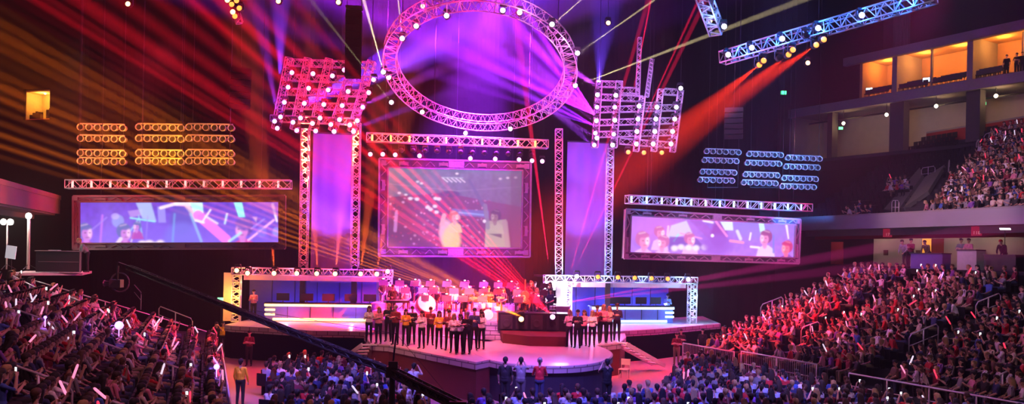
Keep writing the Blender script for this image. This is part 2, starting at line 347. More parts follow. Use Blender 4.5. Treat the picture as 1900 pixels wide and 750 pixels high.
# black drape behind the stage set, hung between floor and roof
def drape(x0, x1, Y0, Y1, z0, z1, folds=.12, n=160):
    mb = MB(); vs = []
    for i in range(n + 1):
        t = i / n; y = Y0 + (Y1 - Y0) * t + folds * math.sin(t * n * .9) ; x = x0 + (x1 - x0) * t
        vs += [(x, y, z0), (x, y, z1), (x, y + .06, z0), (x, y + .06, z1)]
    fs = []
    for i in range(n):
        a = 4 * i; fs += [(a, a + 4, a + 5, a + 1), (a + 2, a + 3, a + 7, a + 6)]
    mb.add(vs, fs); return mb
tag(drape(-30, 19.5, 55.5, 60, 0, 30).obj('stage_drape', black_cloth), 'huge black drape hanging behind the whole stage set', 'curtain')
# roof steel, faint in the dark
def truss_into(mb, a, b, w, h=None, bays=8, up=(0, 0, 1), rc=.03, rl=.018, mi=(0, 0), n=5):
    a, b = Vector(a), Vector(b); h = h or w; d = (b - a).normalized(); u = Vector(up)
    if abs(d.dot(u)) > .95: u = Vector((0, 1, 0))
    x = d.cross(u).normalized(); z = x.cross(d).normalized()
    cs = [(x * sx * w / 2 + z * sz * h / 2) for sx, sz in ((-1, -1), (1, -1), (1, 1), (-1, 1))]
    for c in cs: mb.tube(a + c, b + c, rc, n=n, mi=mi[0])
    for k in range(4):
        c0, c1 = cs[k], cs[(k + 1) % 4]
        for i in range(bays):
            p, q = a.lerp(b, i / bays), a.lerp(b, (i + 1) / bays); m_ = (p + q) / 2
            mb.tube(p + c0, m_ + c1, rl, n=4, cap=False, mi=mi[1]); mb.tube(m_ + c1, q + c0, rl, n=4, cap=False, mi=mi[1])
            mb.tube(p + c0, p + c1, rl, n=4, cap=False, mi=mi[1])
        mb.tube(b + c0, b + c1, rl, n=4, cap=False, mi=mi[1])
    return mb
roof_steel = mat('roof_steel', (.05, .05, .055), .6, .3)
for i, Y in enumerate((30, 42, 54, 66)):
    mb = MB(); truss_into(mb, (-45, Y, 31), (45, Y, 31), 1.2, 2.4, 26, rc=.12, rl=.07); struct(mb.obj('ceiling_beam_%d' % (i + 1), roof_steel))
# ---- stands: direction along the rows and outward
def stand_frame(F0, F1):
    F0, F1 = Vector((F0[0], F0[1], 0)), Vector((F1[0], F1[1], 0)); u = (F1 - F0).normalized(); return F0, u
RF, RU = stand_frame((18.0, 28.2), (10.4, 44.0)); RN = Vector((RU.y, -RU.x, 0)); RL = (Vector((10.4, 44.0, 0)) - RF).length
LF, LU = stand_frame((-9.3, 26.0), (-14.8, 40.5)); LN = Vector((-LU.y, LU.x, 0)); LL = (Vector((-14.8, 40.5, 0)) - LF).length
def stepped(name, F0, u, nrm, s0, s1, rows, pitch, rise, z0, base=0.0, m=conc_dark, trimm=conc):
    mb = MB()
    for k in range(rows):
        a = F0 + u * s0 + nrm * (k * pitch); b = F0 + u * s1 + nrm * (k * pitch); c = b + nrm * pitch; d = a + nrm * pitch; z = z0 + rise * k
        mb.prism([(a.x, a.y), (b.x, b.y), (c.x, c.y), (d.x, d.y)], base, z)
    return mb.obj(name, m)
R_ROWS, R_P, R_R, R_Z = 14, .82, .305, .5
L_ROWS, L_P, L_R, L_Z = 11, .85, .28, .5
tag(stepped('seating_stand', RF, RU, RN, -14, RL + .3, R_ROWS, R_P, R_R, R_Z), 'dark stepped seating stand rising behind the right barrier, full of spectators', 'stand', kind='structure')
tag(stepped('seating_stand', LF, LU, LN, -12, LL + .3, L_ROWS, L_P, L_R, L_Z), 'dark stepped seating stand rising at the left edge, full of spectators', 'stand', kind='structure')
# ---- right side: concourse wall, fascia, upper deck, suites; each line given at two photograph columns
def line(z, xa, ya, xb, yb): return PZ(xa, ya, z), PZ(xb, yb, z)
def extend(a, b, t0=0.0, t1=0.0):
    d = (b - a); return a - d * t0, b + d * t1
def strip(name, a, b, z0, z1, th, m, outward=None):
    """upright wall strip along a-b (plan), from z0 to z1, thickness th away from the arena centre"""
    a = Vector((a.x, a.y, 0)); b = Vector((b.x, b.y, 0)); d = (b - a).normalized(); n_ = Vector((-d.y, d.x, 0))
    if n_.dot(Vector((0, 40, 0)) - a) > 0: n_ = -n_
    mb = MB(); mb.prism([(a.x, a.y), (b.x, b.y), ((b + n_ * th).x, (b + n_ * th).y), ((a + n_ * th).x, (a + n_ * th).y)], z0, z1)
    return mb.obj(name, m), n_
FA, FB = line(9.3, 1500, 405, 1900, 385); FA, FB = extend(FA, FB, .12, .5)
fascia_m = mat('fascia_panel', (.33, .31, .36), .5, scale=.6)
o, FN = strip('trim_1', FA, FB, 8.3, 9.3, .35, fascia_m); struct(o)
o, _ = strip('trim_2', FA, FB, 9.3, 9.42, .5, conc); struct(o)
o, _ = strip('trim_3', FA + FN * 1.6, FB + FN * 1.6, 7.85, 8.32, .3, conc); struct(o)       # soffit beam, pale
o, _ = strip('trim_4', FA + FN * 2.6, FB + FN * 2.6, 7.62, 7.9, .3, red_paint); struct(o)
WA, WB = PZ(1530, 430, 8.15), PZ(1900, 424, 8.35)
Wd = (FB - FA).normalized(); WA = Vector((FA.x, FA.y, 0)) + FN * 9; WB = Vector((FB.x, FB.y, 0)) + FN * 9
o, _ = strip('wall_concourse', WA, WB, 5.4, 8.6, .3, wall_paint); struct(o)
mb = MB()                                             # concourse floor slab and ceiling
topR = RF + RN * (R_ROWS * R_P)
a0, a1 = topR + RU * -14, topR + RU * (RL + .3)
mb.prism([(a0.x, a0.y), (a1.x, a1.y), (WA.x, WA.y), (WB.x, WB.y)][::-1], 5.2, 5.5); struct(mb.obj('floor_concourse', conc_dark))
mb = MB(); q = [FA + FN * .3, FB + FN * .3, WB, WA]; mb.prism([(p.x, p.y) for p in q], 8.35, 8.55); struct(mb.obj('ceiling_concourse', conc))
def on_wall(A, B, x, n_=None, off=0.0):
    """plan point on wall line A-B seen at photograph column x near the horizon"""
    a, b = ray(x, PY); k = a / F; d = B - A; t = (k * A.y - A.x) / (d.x - k * d.y); p = A + d * t; return Vector((p.x, p.y, 0)) + (n_ * off if n_ is not None else Vector((0, 0, 0)))
wd = Vector(((WB - WA).x, (WB - WA).y, 0)).normalized(); wang = math.atan2(wd.y, wd.x)
def wall_box(name, x0, x1, z0, z1, off, th, m, label=None, cat=None, A=None, B=None, kind=None, group=None):
    A = WA if A is None else A; B = WB if B is None else B
    p, q = on_wall(A, B, x0, FN, -off), on_wall(A, B, x1, FN, -off); n_ = -FN * th; mb = MB()
    mb.prism([(p.x, p.y), (q.x, q.y), (q.x + n_.x, q.y + n_.y), (p.x + n_.x, p.y + n_.y)], z0, z1)
    o = mb.obj(name, m); return tag(o, label, cat, group, kind)
warm = mat('lit_doorway_glow', (.8, .45, .1), .6, emit=(1, .38, .03), strength=.75)
struct(wall_box('door_1', 1543, 1565, 5.5, 7.6, 0, .08, red_paint))
struct(wall_box('door_2', 1729, 1751, 5.5, 7.8, 0, .08, red_paint))
struct(wall_box('door_3', 1712, 1729, 5.5, 7.8, 0, .06, warm))
for x, lab in ((1644, 'small dark red notice on the concourse wall between both doors'), (1704, 'small dark red notice beside the glowing yellow doorway'), (1811, 'small dark square notice behind the right-hand camera platform')):
    wall_box('wall_notice', x - 4, x + 4, 6.4, 6.85, 0, .05, mat('notice_red', (.09, .02, .02), .6), lab, 'notice')
sign_m = mat('backlit_red_sign', (.4, .03, .05), .6, emit=(.5, .02, .06), strength=.45)
def text(name, body_, loc, rot, size, m, parent=None, ext=.01):
    c = bpy.data.curves.new(name, 'FONT'); c.body = body_; c.size = size; c.extrude = ext; c.align_x = 'CENTER'; c.align_y = 'CENTER'
    t = bpy.data.objects.new(name, c); COL.objects.link(t); dg = bpy.context.evaluated_depsgraph_get()
    me = bpy.data.meshes.new_from_object(t.evaluated_get(dg)); bpy.data.objects.remove(t); me.materials.clear(); me.materials.append(m)
    o = bpy.data.objects.new(name, me); COL.objects.link(o); o.location = loc; o.rotation_euler = rot
    if parent: o.parent = parent
    return o
pale_letter = mat('pale_pink_lettering', (.8, .5, .5), .6, emit=(1, .45, .5), strength=.35)
for x, t_ in ((1646, '17'), (1811, '118')):
    p = on_wall(FA + FN * 1.5, FB + FN * 1.5, x)
    e = empty('section_sign', (p.x, p.y, 8.0), math.atan2(wd.y, wd.x) + PI if False else 0, 'red overhead section sign reading %s, %s' % (t_, 'far one left of the glowing yellow doorway' if t_ == '17' else 'near one above two standing people'), 'sign')
    mb = MB(); mb.box((0, 0, 0), (.62, .08, .62)); mb.box((0, 0, .38), (.05, .05, .2)); mb.obj('panel', sign_m, e)
    text('lettering', t_, (0, -.05, -.12), (PI / 2, 0, 0), .3, pale_letter, e)
    e.rotation_euler.z = -.35
# upper deck steps, empty dark seats and the vomitory
UF = Vector((FA.x, FA.y, 0)) + FN * .6; UU = Vector(((FB - FA).x, (FB - FA).y, 0)).normalized(); UN = FN.copy(); UL = (Vector((FB.x, FB.y, 0)) - Vector((FA.x, FA.y, 0))).length
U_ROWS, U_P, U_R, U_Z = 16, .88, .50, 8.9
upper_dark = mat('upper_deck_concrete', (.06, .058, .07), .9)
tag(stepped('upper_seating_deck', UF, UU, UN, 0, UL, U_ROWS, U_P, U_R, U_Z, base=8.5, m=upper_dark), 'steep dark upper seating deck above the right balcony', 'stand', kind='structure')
# red wall and cap above the upper deck
RA, RB = line(17.6, 1630, 243, 1900, 209); RA, RB = extend(RA, RB, 0, .5)
UTn = U_ROWS * U_P
ta = UF + UN * (UTn + .1); tb = ta + UU * UL
o, _ = strip('wall_upper', ta, tb, 15.5, 17.6, .3, red_paint); struct(o)
o, _ = strip('trim_5', ta, tb, 17.6, 17.75, .4, conc); struct(o)
# concourse band with lamps behind, then slab, suites, top beam
def band(z, off): a = UF + UN * off; return Vector((a.x, a.y, z)), Vector(((a + UU * UL).x, (a + UU * UL).y, z))
BA, BB = PZ(1468, 218, 20.2), PZ(1900, 150, 20.2); BA, BB = extend(BA, BB, 0.0, .35)
Bd = Vector(((BB - BA).x, (BB - BA).y, 0)).normalized(); BN = Vector((-Bd.y, Bd.x, 0)); BN = BN if BN.dot(Vector((BA.x, BA.y - 40, 0))) > 0 else -BN
BLn = Vector(((BB - BA).x, (BB - BA).y, 0)).length
def bpt(x, off=0.0):                                    # point of the band front at photograph column x
    y = 218 + (150 - 218) * (x - 1468) / 432; p = PZ(x, y, 20.2); return Vector((p.x, p.y, 0)) + BN * off
def bstrip(name, x0, x1, z0, z1, off, th, m):
    a, b = bpt(x0, off), bpt(x1, off); c, d = b + BN * th, a + BN * th; mb = MB(); mb.prism([(p.x, p.y) for p in (a, b, c, d)], z0, z1); return mb.obj(name, m)
slab_m = mat('suite_slab_concrete', (.34, .31, .33), .8)
struct(bstrip('trim_6', 1462, 2000, 20.15, 21.0, 0, .4, slab_m))
mb = MB(); a, b = bpt(1462, .3), bpt(2000, .3); c, d = b + BN * 6, a + BN * 6; mb.prism([(p.x, p.y) for p in (a, b, c, d)], 20.4, 20.98); struct(mb.obj('floor_suites', conc))
lit_wall = mat('cream_painted_wall', (.55, .47, .38), .85, scale=1.2)
struct(bstrip('wall_upper_concourse', 1462, 2000, 15.6, 20.4, 5.2, .3, lit_wall))
mb = MB(); a, b = bpt(1462, -1.5), bpt(2000, -1.5); c, d = b + BN * 7, a + BN * 7; mb.prism([(p.x, p.y) for p in (a, b, c, d)], 15.2, 15.5); struct(mb.obj('floor_upper_concourse', conc_dark))
for i, x in enumerate((1528, 1652, 1794)):              # columns of the band
    a = bpt(x, 1.2); e = mat('dark_column_paint', (.10, .09, .09), .8)
    mb = MB(); w_ = 9 if i == 0 else 26; p0, p1 = bpt(x - w_ / 2, 1.0), bpt(x + w_ / 2, 1.0); p2, p3 = p1 + BN * .9, p0 + BN * .9
    mb.prism([(q.x, q.y) for q in (p0, p1, p2, p3)], 15.5, 20.3); tag(mb.obj('concourse_column', e), ['thin dark column at the far end of the lit upper concourse', 'broad dark column in the middle of the lit upper concourse', 'broad dark column below the lit suites at right'][i], 'column')
mb = MB(); p0, p1 = bpt(1462, .6), bpt(1468, .6); p2, p3 = p1 + BN * 4.6, p0 + BN * 4.6
mb.prism([(q.x, q.y) for q in (p0, p1, p2, p3)], 15.5, 20.3); struct(mb.obj('wall_upper_end', lit_wall))
# suites: warm rooms open to the arena
suite_wall = mat('suite_wall_paint', (.62, .36, .16), .8, scale=.8)
struct(bstrip('wall_suites', 1570, 2000, 20.6, 24.9, 4.6, .3, suite_wall))
mb = MB(); a, b = bpt(1570, .4), bpt(2000, .4); c, d = b + BN * 4.7, a + BN * 4.7; mb.prism([(p.x, p.y) for p in (a, b, c, d)], 24.7, 24.9); struct(mb.obj('ceiling_suites', suite_wall))
struct(bstrip('trim_7', 1560, 2000, 24.35, 25.1, 0.2, .5, slab_m))
for i, (x, w_, m_) in enumerate(((1588, 5, suite_wall), (1650, 9, slab_m), (1718, 2.5, slab_m), (1790, 11, slab_m), (1869, 3, slab_m))):
    q0 = 2.3 if i == 4 else .7; p0, p1 = bpt(x - w_ / 2, q0), bpt(x + w_ / 2, q0); mb = MB(); k = (4, 4, .25, 4, 2.2)[i]
    p2, p3 = p1 + BN * k, p0 + BN * k; mb.prism([(q.x, q.y) for q in (p0, p1, p2, p3)], 20.6, 24.8)
    tag(mb.obj('suite_partition', m_), ['end partition at the far end of the lit suites', 'grey partition between the first and second lit suites', 'thin post dividing the second and third lit suites', 'wide grey partition left of the standing silhouettes', 'pale partition just behind the standing silhouettes'][i], 'partition')
mb = MB(); a, b = bpt(1575, 1.15), bpt(2000, 1.15); c, d = b + BN * 1.2, a + BN * 1.2; mb.prism([(p.x, p.y) for p in (a, b, c, d)], 20.98, 21.28); struct(mb.obj('floor_suite_step', conc_dark))   # parapet in front of the suite seats
# upper structure seen dimly above suites
struct(bstrip('wall_top', 1600, 2000, 25.0, 33.9, 3.0, .3, mat('dim_top_wall', (.08, .07, .075), .9)))
mb = MB(); p0, p1 = bpt(1640, 1.5), bpt(1664, 1.5)
for k in range(7):
    a = p0.lerp(p1, k / 6); mb.box((a.x, a.y, 28.2), (.2, .4, 6.6))
tag(mb.obj('ribbed_duct', mat('dull_duct_metal', (.2, .18, .17), .6, .3)), 'pale ribbed upright panel above the suites', 'panel')
# vomitory parapets in the upper deck
def deck_z(d): return U_Z + U_R * (d / U_P)
def deck_pt(x, y):
    """point of the upper deck surface seen at photograph x, y"""
    a, b = ray(x, y); kx, kz = a / F, b / F; # X=kx Y, Z=EYE+kz Y ; d = (p-UF).UN
    A_ = (kx * UN.x + UN.y); B_ = -(UF.x * UN.x + UF.y * UN.y); s = U_R / U_P
    Y = (U_Z + s * B_ - EYE) / (kz - s * A_); return Vector((kx * Y, Y, EYE + kz * Y))
vom = mat('vomitory_concrete', (.16, .17, .14), .85)
q = [deck_pt(1640, 388), deck_pt(1662, 368), deck_pt(1710, 323)]; mb = MB()
e = empty('vomitory_parapet', (0, 0, 0), 0, 'sloping olive concrete parapet of the stair opening, lower of the two, in the upper deck', 'parapet')
mb.quad(deck_pt(1640, 388), deck_pt(1668, 388), deck_pt(1712, 335) + Vector((0, 0, .5)), deck_pt(1706, 322) + Vector((0, 0, .5)), .3); mb.obj('slab', vom, e)
e = empty('vomitory_parapet', (0, 0, 0), 0, 'wide sloping dark concrete parapet beside the stair rail in the upper deck', 'parapet')
mb = MB(); mb.quad(deck_pt(1676, 388) + Vector((0, 0, .1)), deck_pt(1722, 362) + Vector((0, 0, .3)), deck_pt(1752, 320) + Vector((0, 0, .6)), deck_pt(1716, 340) + Vector((0, 0, .5)), .3); mb.obj('slab', vom, e)
# left deck
LA, LB = PZ(0, 335, 9.2), PZ(112, 366, 9.2); LA, LB = extend(LA, LB, .6, 0.0)
def lstrip(name, z0, z1, off, th, m):
    d = Vector(((LB - LA).x, (LB - LA).y, 0)).normalized(); n_ = Vector((-d.y, d.x, 0)); n_ = n_ if n_.x < 0 else -n_
    a, b = Vector((LA.x, LA.y, 0)) + n_ * off, Vector((LB.x, LB.y, 0)) + n_ * off; c, e_ = b + n_ * th, a + n_ * th
    mb = MB(); mb.prism([(p.x, p.y) for p in (a, b, c, e_)], z0, z1); return mb.obj(name, m)
struct(lstrip('trim_9', 9.0, 9.3, -.05, .5, conc)); struct(lstrip('trim_10', 8.0, 9.0, 0, .4, fascia_m)); struct(lstrip('trim_11', 7.6, 8.0, 1.6, .4, conc))
struct(lstrip('ceiling_left', 7.9, 8.1, .3, 8, conc)); struct(lstrip('wall_left_concourse', 4.2, 8, 8, .3, conc_dark))
struct(lstrip('floor_left_deck', 8.3, 8.6, .3, 12, conc_dark))
# small lit suite high on the left
WL = P(71, 195, 62); e = empty('lit_suite', (WL.x, WL.y, WL.z - 1.0), math.radians(-18), 'small square lit suite glowing yellow high on the dark left wall', 'suite')
sw = mat('glowing_suite_wall', (.8, .6, .25), .8)
mb = MB(); mb.box((0, 1.5, 1.0), (2.6, .1, 2.2)); mb.obj('back_wall', sw, e)
mb = MB(); mb.box((-1.3, .8, 1.0), (.1, 1.5, 2.2)); mb.box((1.3, .8, 1.0), (.1, 1.5, 2.2)); mb.box((0, .8, 2.1), (2.6, 1.5, .1)); mb.box((0, .8, -.1), (2.6, 1.5, .1)); mb.obj('shell', sw, e)
zb = WL.z - 1.0; mb = MB(); mb.box((-8.3, 0, (33.9 + 8.6) / 2 - zb), (14, .3, 25.3)); mb.box((5.8, 0, (33.9 + 8.6) / 2 - zb), (9, .3, 25.3)); mb.box((0, 0, (33.9 - zb + 2.2) / 2), (2.6, .3, 33.9 - zb - 2.2)); mb.box((0, 0, -(zb - 8.6) / 2 - .1), (2.6, .3, zb - 8.7)); mb.obj('surround', void, e)
for x, h in ((-.9, .35), (-.6, .5), (-.35, .45), (-.1, .42), (.75, .7)): mb = MB(); mb.box((x, .3, h / 2 - .05), (.25, .3, h)); mb.box((x, .42, h / 2 + .1), (.22, .06, h)); mb.obj('seat', plastic, e)
point(WL + Vector((0, .6, .75)), 55, (1, .62, .15), .1, .1)
mb = MB(); mb.lathe([(.04, -.04), (.08, 0), (.04, .05)], (.0, .6, 1.98), 8); mb.obj('lamp', mat('warm_bulb', (1, .8, .5), .5, emit=(1, .8, .5), strength=12), e)
# ------------------------------------------------------------------ stage
deck_m = mat('pink_grey_stage_floor', (.62, .50, .55), .35, scale=1.2, var=.12)
stone_m = brick_mat('stone_edge', (.5, .44, .47), (.36, .32, .36), (.12, .1, .12), 1.0, .55, .5)
stone_m2 = brick_mat('stone_steps', (.5, .42, .46), (.38, .33, .37), (.1, .08, .1), 1.0, .5, .2)
fascia_red = mat('dark_fascia_cloth', (.13, .018, .02), .85, scale=3)
ZD = 1.6
def ell(cx, cy, rx, ry, a0, a1, n): return [(cx + rx * math.cos(a0 + (a1 - a0) * i / n), cy + ry * math.sin(a0 + (a1 - a0) * i / n)) for i in range(n + 1)]
# thrust disc
e = empty('round_thrust_stage', (1.4, 36, 0), 0, 'low round stage thrusting into the crowd with a pale stone rim', 'stage')
def disc(rx, ry, z0, z1, m, name, top=None):
    mb = MB(); mb.prism(ell(0, 0, rx, ry, 0, 2 * PI, 72)[:-1], z0, z1); return mb.obj(name, m, e)
disc(3.0, 4.9, 0, ZD - .28, mat('dark_navy_skirt', (.02, .015, .03), .85), 'skirt'); disc(3.12, 5.02, ZD - .28, ZD - .02, stone_m, 'stone_rim'); disc(3.06, 4.96, ZD - .02, ZD, deck_m, 'deck')
# main deck: plan polygon traced at deck height
main = [PZ(690, 638, ZD), PZ(722, 640, ZD), PZ(800, 656, ZD), PZ(884, 672, ZD)]
poly = [(p.x, p.y) for p in main] + [(1.6, 37.0), (3.6, 37.2)] + [tuple(PZ(x, y, ZD)[:2]) for x, y in ((1050, 648), (1150, 636), (1160, 625))] + [(6.5, 46.5), (-8.2, 44.0), (-7.2, 40.5)]
e = empty('main_stage', (0, 0, 0), 0, 'broad main stage deck the choir stands on, dark red front', 'stage')
mb = MB(); mb.prism(poly, 0, ZD - .3); mb.obj('skirt', fascia_red, e)
def grow(poly, k):
    cx = sum(p[0] for p in poly) / len(poly); cy = sum(p[1] for p in poly) / len(poly)
    return [(cx + (p[0] - cx) * k, cy + (p[1] - cy) * k) for p in poly]
mb = MB(); mb.prism(grow(poly, 1.008), ZD - .3, ZD - .04); mb.obj('stone_edge', stone_m, e)
mb = MB(); mb.prism(grow(poly, 1.004), ZD - .04, ZD - .005); mb.obj('deck', deck_m, e)
# booth platforms with curved fronts
def platform(px, label):
    pts = [PZ(x, y, ZD + .15) for x, y in px]; e = empty('booth_platform', (0, 0, 0), 0, label, 'platform')
    poly = [(p.x, p.y) for p in pts]; a, b = poly[0], poly[-1]
    poly = poly + [(b[0] + .3, b[1] + 6), (a[0] + .3, a[1] + 6)]
    mb = MB(); mb.prism(poly, 0, ZD - .2); mb.obj('skirt', black_cloth, e)
    mb = MB(); mb.prism(grow(poly, 1.01), ZD - .2, ZD + .1); mb.obj('stone_edge', stone_m, e)
    mb = MB(); mb.prism(grow(poly, 1.005), ZD + .1, ZD + .13); mb.obj('deck', deck_m, e)
platform([(418, 602), (430, 604), (500, 608), (580, 613), (650, 614), (690, 616)], 'curved black-fronted platform with stone edge under the orange-lit booth')
platform([(1060, 616), (1150, 614), (1220, 610), (1290, 604), (1336, 600)], 'curved black-fronted platform with stone edge under the blue-lit booth')
# orchestra risers
riser_m = mat('riser_cloth', (.42, .26, .42), .8)
risers = [(-7.0, 2.6, 41.6, 2.35), (-7.4, 3.0, 43.4, 2.65), (-7.8, 3.3, 45.2, 2.95)]
e = empty('orchestra_riser', (0, 0, 0), 0, 'three broad purple-lit steps carrying the orchestra behind the choir', 'riser')
for i, (x0, x1, y0, z) in enumerate(risers):
    mb = MB(); mb.prism([(x0, y0), (x1, y0 + .4), (x1 + .2, y0 + 2.3), (x0, y0 + 1.9)], ZD - .02, z); mb.obj('step', riser_m, e)
# brick steps down the middle and dark speaker fronted wedge at right of it
a = PZ(908, 628, ZD); e = empty('stone_steps', (0, 0, 0), 0, 'pinkish stone steps leading up to the orchestra', 'steps')
mb = MB()
for k in range(5):
    p, q = P(898 - k * 2, 600, 40.4), P(944, 600, 40.4); mb.box(((p.x + q.x) / 2 - .02 * k, 40.1 + .28 * k, (ZD + ZD + .15 * (k + 1)) / 2 - .01), (q.x - p.x - .12 * k, .3, .15 * (k + 1)))
mb.obj('treads', stone_m2, e)
e = empty('stage_front_wall', (0, 0, 0), 0, 'dark angled wall with loudspeaker grilles in front of the orchestra', 'wall')
wp = [PZ(940, 638, ZD), PZ(978, 643, ZD), PZ(1044, 641, ZD)]; top = 2.95
wall_pts = [P(926, 584, 41.0), P(1055, 584, 41.0)]
mb = MB(); poly = [(-.35, 38.6), (.9, 37.6), (2.7, 37.6), (2.9, 41.4), (-.6, 41.2)]
mb.prism(poly, ZD, 2.05); mb.obj('lower_ledge', fascia_red, e)
poly2 = [(-.62, 40.2), (2.85, 40.2), (2.9, 41.4), (-.7, 41.4)]
mb = MB(); mb.prism(poly2, 2.05, 2.93); mb.obj('upper_wall', dark_metal, e)
mb = MB()
grm = mat('grille_mesh', (.08, .075, .08), .5, .4)
for x in (-.2, .55, 1.3, 2.1):
    g = MB(); g.box((x, 40.16, 2.48), (.6, .06, .7)); g.lathe([(.2, 0), (.22, .02), (.16, .03), (.04, .01)], (x, 40.12, 2.42), 16, Matrix.Rotation(PI / 2, 3, 'X')); g.lathe([(.06, 0), (.07, .02)], (x, 40.12, 2.74), 10, Matrix.Rotation(PI / 2, 3, 'X'))
    g.obj('loudspeaker', grm, e)
# ---- booths -----------------------------------------------------------------
def truss_thing(name, a, b, w, label, group=None, bays=8, h=None, rc=.032, rl=.02, m=steel, parent=None, up=(0, 0, 1)):
    if parent is None: e = empty(name, a, 0, label, 'truss', group); off = Vector(a)
    else: e = parent; off = Vector(e.location)
    a, b = Vector(a) - off, Vector(b) - off; h = h or w; d = (b - a).normalized(); u = Vector(up)
    if abs(d.dot(u)) > .95: u = Vector((0, 1, 0))
    x = d.cross(u).normalized(); z = x.cross(d).normalized(); cs = [(x * sx * w / 2 + z * sz * h / 2) for sx, sz in ((-1, -1), (1, -1), (1, 1), (-1, 1))]
    if parent is None:
        for c in cs: MB().tube(a + c, b + c, rc, n=6).obj('chord', m, e, True)
        mb = MB(); truss_into(mb, a, b, w, h, bays, up, rc * .5, rl); mb.obj('lacing', m, e)
    else:
        mb = MB(); truss_into(mb, a, b, w, h, bays, up, rc, rl); mb.obj(name, m, e)
    return e
strip_warm = mat('warm_light_strip', (1, .7, .3), .5, emit=(1, .62, .2), strength=3.2)
strip_cool = mat('cool_light_strip', (.6, .9, 1), .5, emit=(.45, .85, 1), strength=3.2)
booth_back = mat('booth_wall_blue', (.10, .10, .34), .6, var=.05)
booth_side = mat('booth_side_pale', (.75, .62, .60), .6)
def booth(xl, xr, ytl, ytr, Y, skew, warm_, inner, label, side):
    TL, TR = P(xl, ytl, Y), P(xr, ytr, Y + skew); zt = (TL.z + TR.z) / 2; z0 = ZD + .13
    e = empty('broadcast_booth', (TL.x, TL.y, z0), math.atan2(TR.y - TL.y, TR.x - TL.x), label, 'booth'); L = math.hypot(TR.x - TL.x, TR.y - TL.y); H = zt - z0
    def tr(a, b, w, bays, name='frame_truss'):
        mb = MB(); truss_into(mb, a, b, w, w, bays, rc=.04, rl=.028); mb.obj(name, steel, e)
    tr((0, 0, H - .2), (L, 0, H - .2), .38, 16)
    tr((.25, 0, 0), (.25, 0, H - .4), .42, 6); tr((L - .25, 0, 0), (L - .25, 0, H - .4), .42, 6)
    i0, i1 = inner; mb = MB(); mb.box(((i0 + i1) / 2, 2.6, H * .45), (i1 - i0, .12, H * .9)); mb.obj('back_wall', booth_back, e)
    mb = MB(); n_ = 6
    for k in range(1, n_): mb.box((i0 + (i1 - i0) * k / n_, 2.53, H * .45), (.03, .04, H * .9))
    mb.obj('panel_joints', dark_metal, e)
    mb = MB(); mb.box((L / 2, 1.3, H - .1), (L - .3, 2.9, .1)); mb.obj('roof', dark_metal, e)
    mb = MB(); mb.box((L / 2, .25, H - .55), (L - 1.2, .1, .3)); mb.obj('header', booth_side, e)
    if side == 'L':
        mb = MB(); mb.box((L - .75, 1.2, H * .45), (.5, .12, H * .9), rz=-.9); mb.obj('side_panel', booth_side, e)
        mb = MB(); mb.box((-.25, .3, H * .45), (.5, .1, H * .9)); mb.obj('outer_panel', booth_side, e)
    return e, L, H, z0
BL, BLn_, BLh, BLz = booth(431, 729, 497, 501, 45.5, 1.2, True, (.5, 8.4), 'orange-lit truss-framed booth at the left of the stage', 'L')
BR, BRn_, BRh, BRz = booth(1010, 1292, 508, 517, 48.0, 2.4, False, (1.6, 9.2), 'blue-lit truss-framed booth at the right of the stage', 'R')
# white panel column of the right booth
e = BR; mb = MB(); mb.box((.85, .35, BRh * .45), (.95, .1, BRh * .88)); mb.obj('white_panel', white_paint, e)
mb = MB(); truss_into(mb, (1.5, 0, 0), (1.5, 0, BRh - .4), .36, .36, 6, rc=.04, rl=.028); mb.obj('frame_truss', steel, e)
def desk(e0, L0, x0, x1, y, z0, strip_m, label, flip, lab2):
    M = e0.matrix_basis; c = Vector(e0.location); rz = e0.rotation_euler.z; R = Matrix.Rotation(rz, 3, 'Z')
    p = c + R @ Vector(((x0 + x1) / 2, y, 0)); e = empty('presenter_desk', (p.x, p.y, z0), rz, label, 'desk'); W = x1 - x0
    mb = MB(); mb.box((0, .3, .5), (W - .1, .6, 1.0)); mb.obj('body', mat('desk_blue', (.12, .14, .42), .5), e)
    mb = MB(); mb.box((0, .3, 1.03), (W + .05, .75, .06)); mb.obj('worktop', dark_metal, e)
    mb = MB()
    for k in range(1, 5): mb.box((-W / 2 + W * k / 5, -.015, .5), (.03, .03, .8))
    mb.obj('panel_joints', dark_metal, e)
    s = 1 if flip else -1
    MB().box((0, -.05, .93), (W, .06, .13)).obj('light_strip', strip_m, e); MB().box((-s * .22, -.05, .12), (W - .5, .06, .14)).obj('light_strip', strip_m, e)
    for k in range(2): MB().box((s * (W / 2 - .3), -.06, .4 + .26 * k), (.56, .06, .11)).obj('light_strip', strip_m, e)
    for k, t in enumerate(lab2[1]):
        q = p + R @ Vector((-W / 2 + W * t, .35, 0)); o = empty('monitor', (q.x, q.y, z0 + 1.06), rz + RNG.uniform(-.2, .2), '%s monitor from the left on the desk in the %s booth, seen from behind' % (ORD[k], lab2[0]), 'monitor', 'monitors on the %s booth desk' % lab2[0])
        mb = MB(); mb.box((0, 0, .32), (.72, .07, .42)); mb.obj('housing', plastic, o)
        mb = MB(); mb.box((0, .04, .32), (.64, .02, .36)); mb.obj('screen', mat('dim_blue_screen', (.05, .05, .1), .3, emit=(.2, .25, .8), strength=.6), o)
        mb = MB(); mb.tube((0, 0, .01), (0, 0, .15), .03); mb.box((0, 0, .01), (.3, .2, .02)); mb.obj('stand', plastic, o)
desk(BL, BLn_, 1.75, 8.15, .35, BLz, strip_warm, 'long blue desk with glowing warm strips in the orange-lit booth', False, ('orange-lit', (.15, .36, .55, .75, .92)))
desk(BR, BRn_, 3.2, 8.6, .45, BRz, strip_cool, 'long blue desk with glowing white-blue strips in the blue-lit booth', True, ('blue-lit', (.3, .42, .62, .8)))
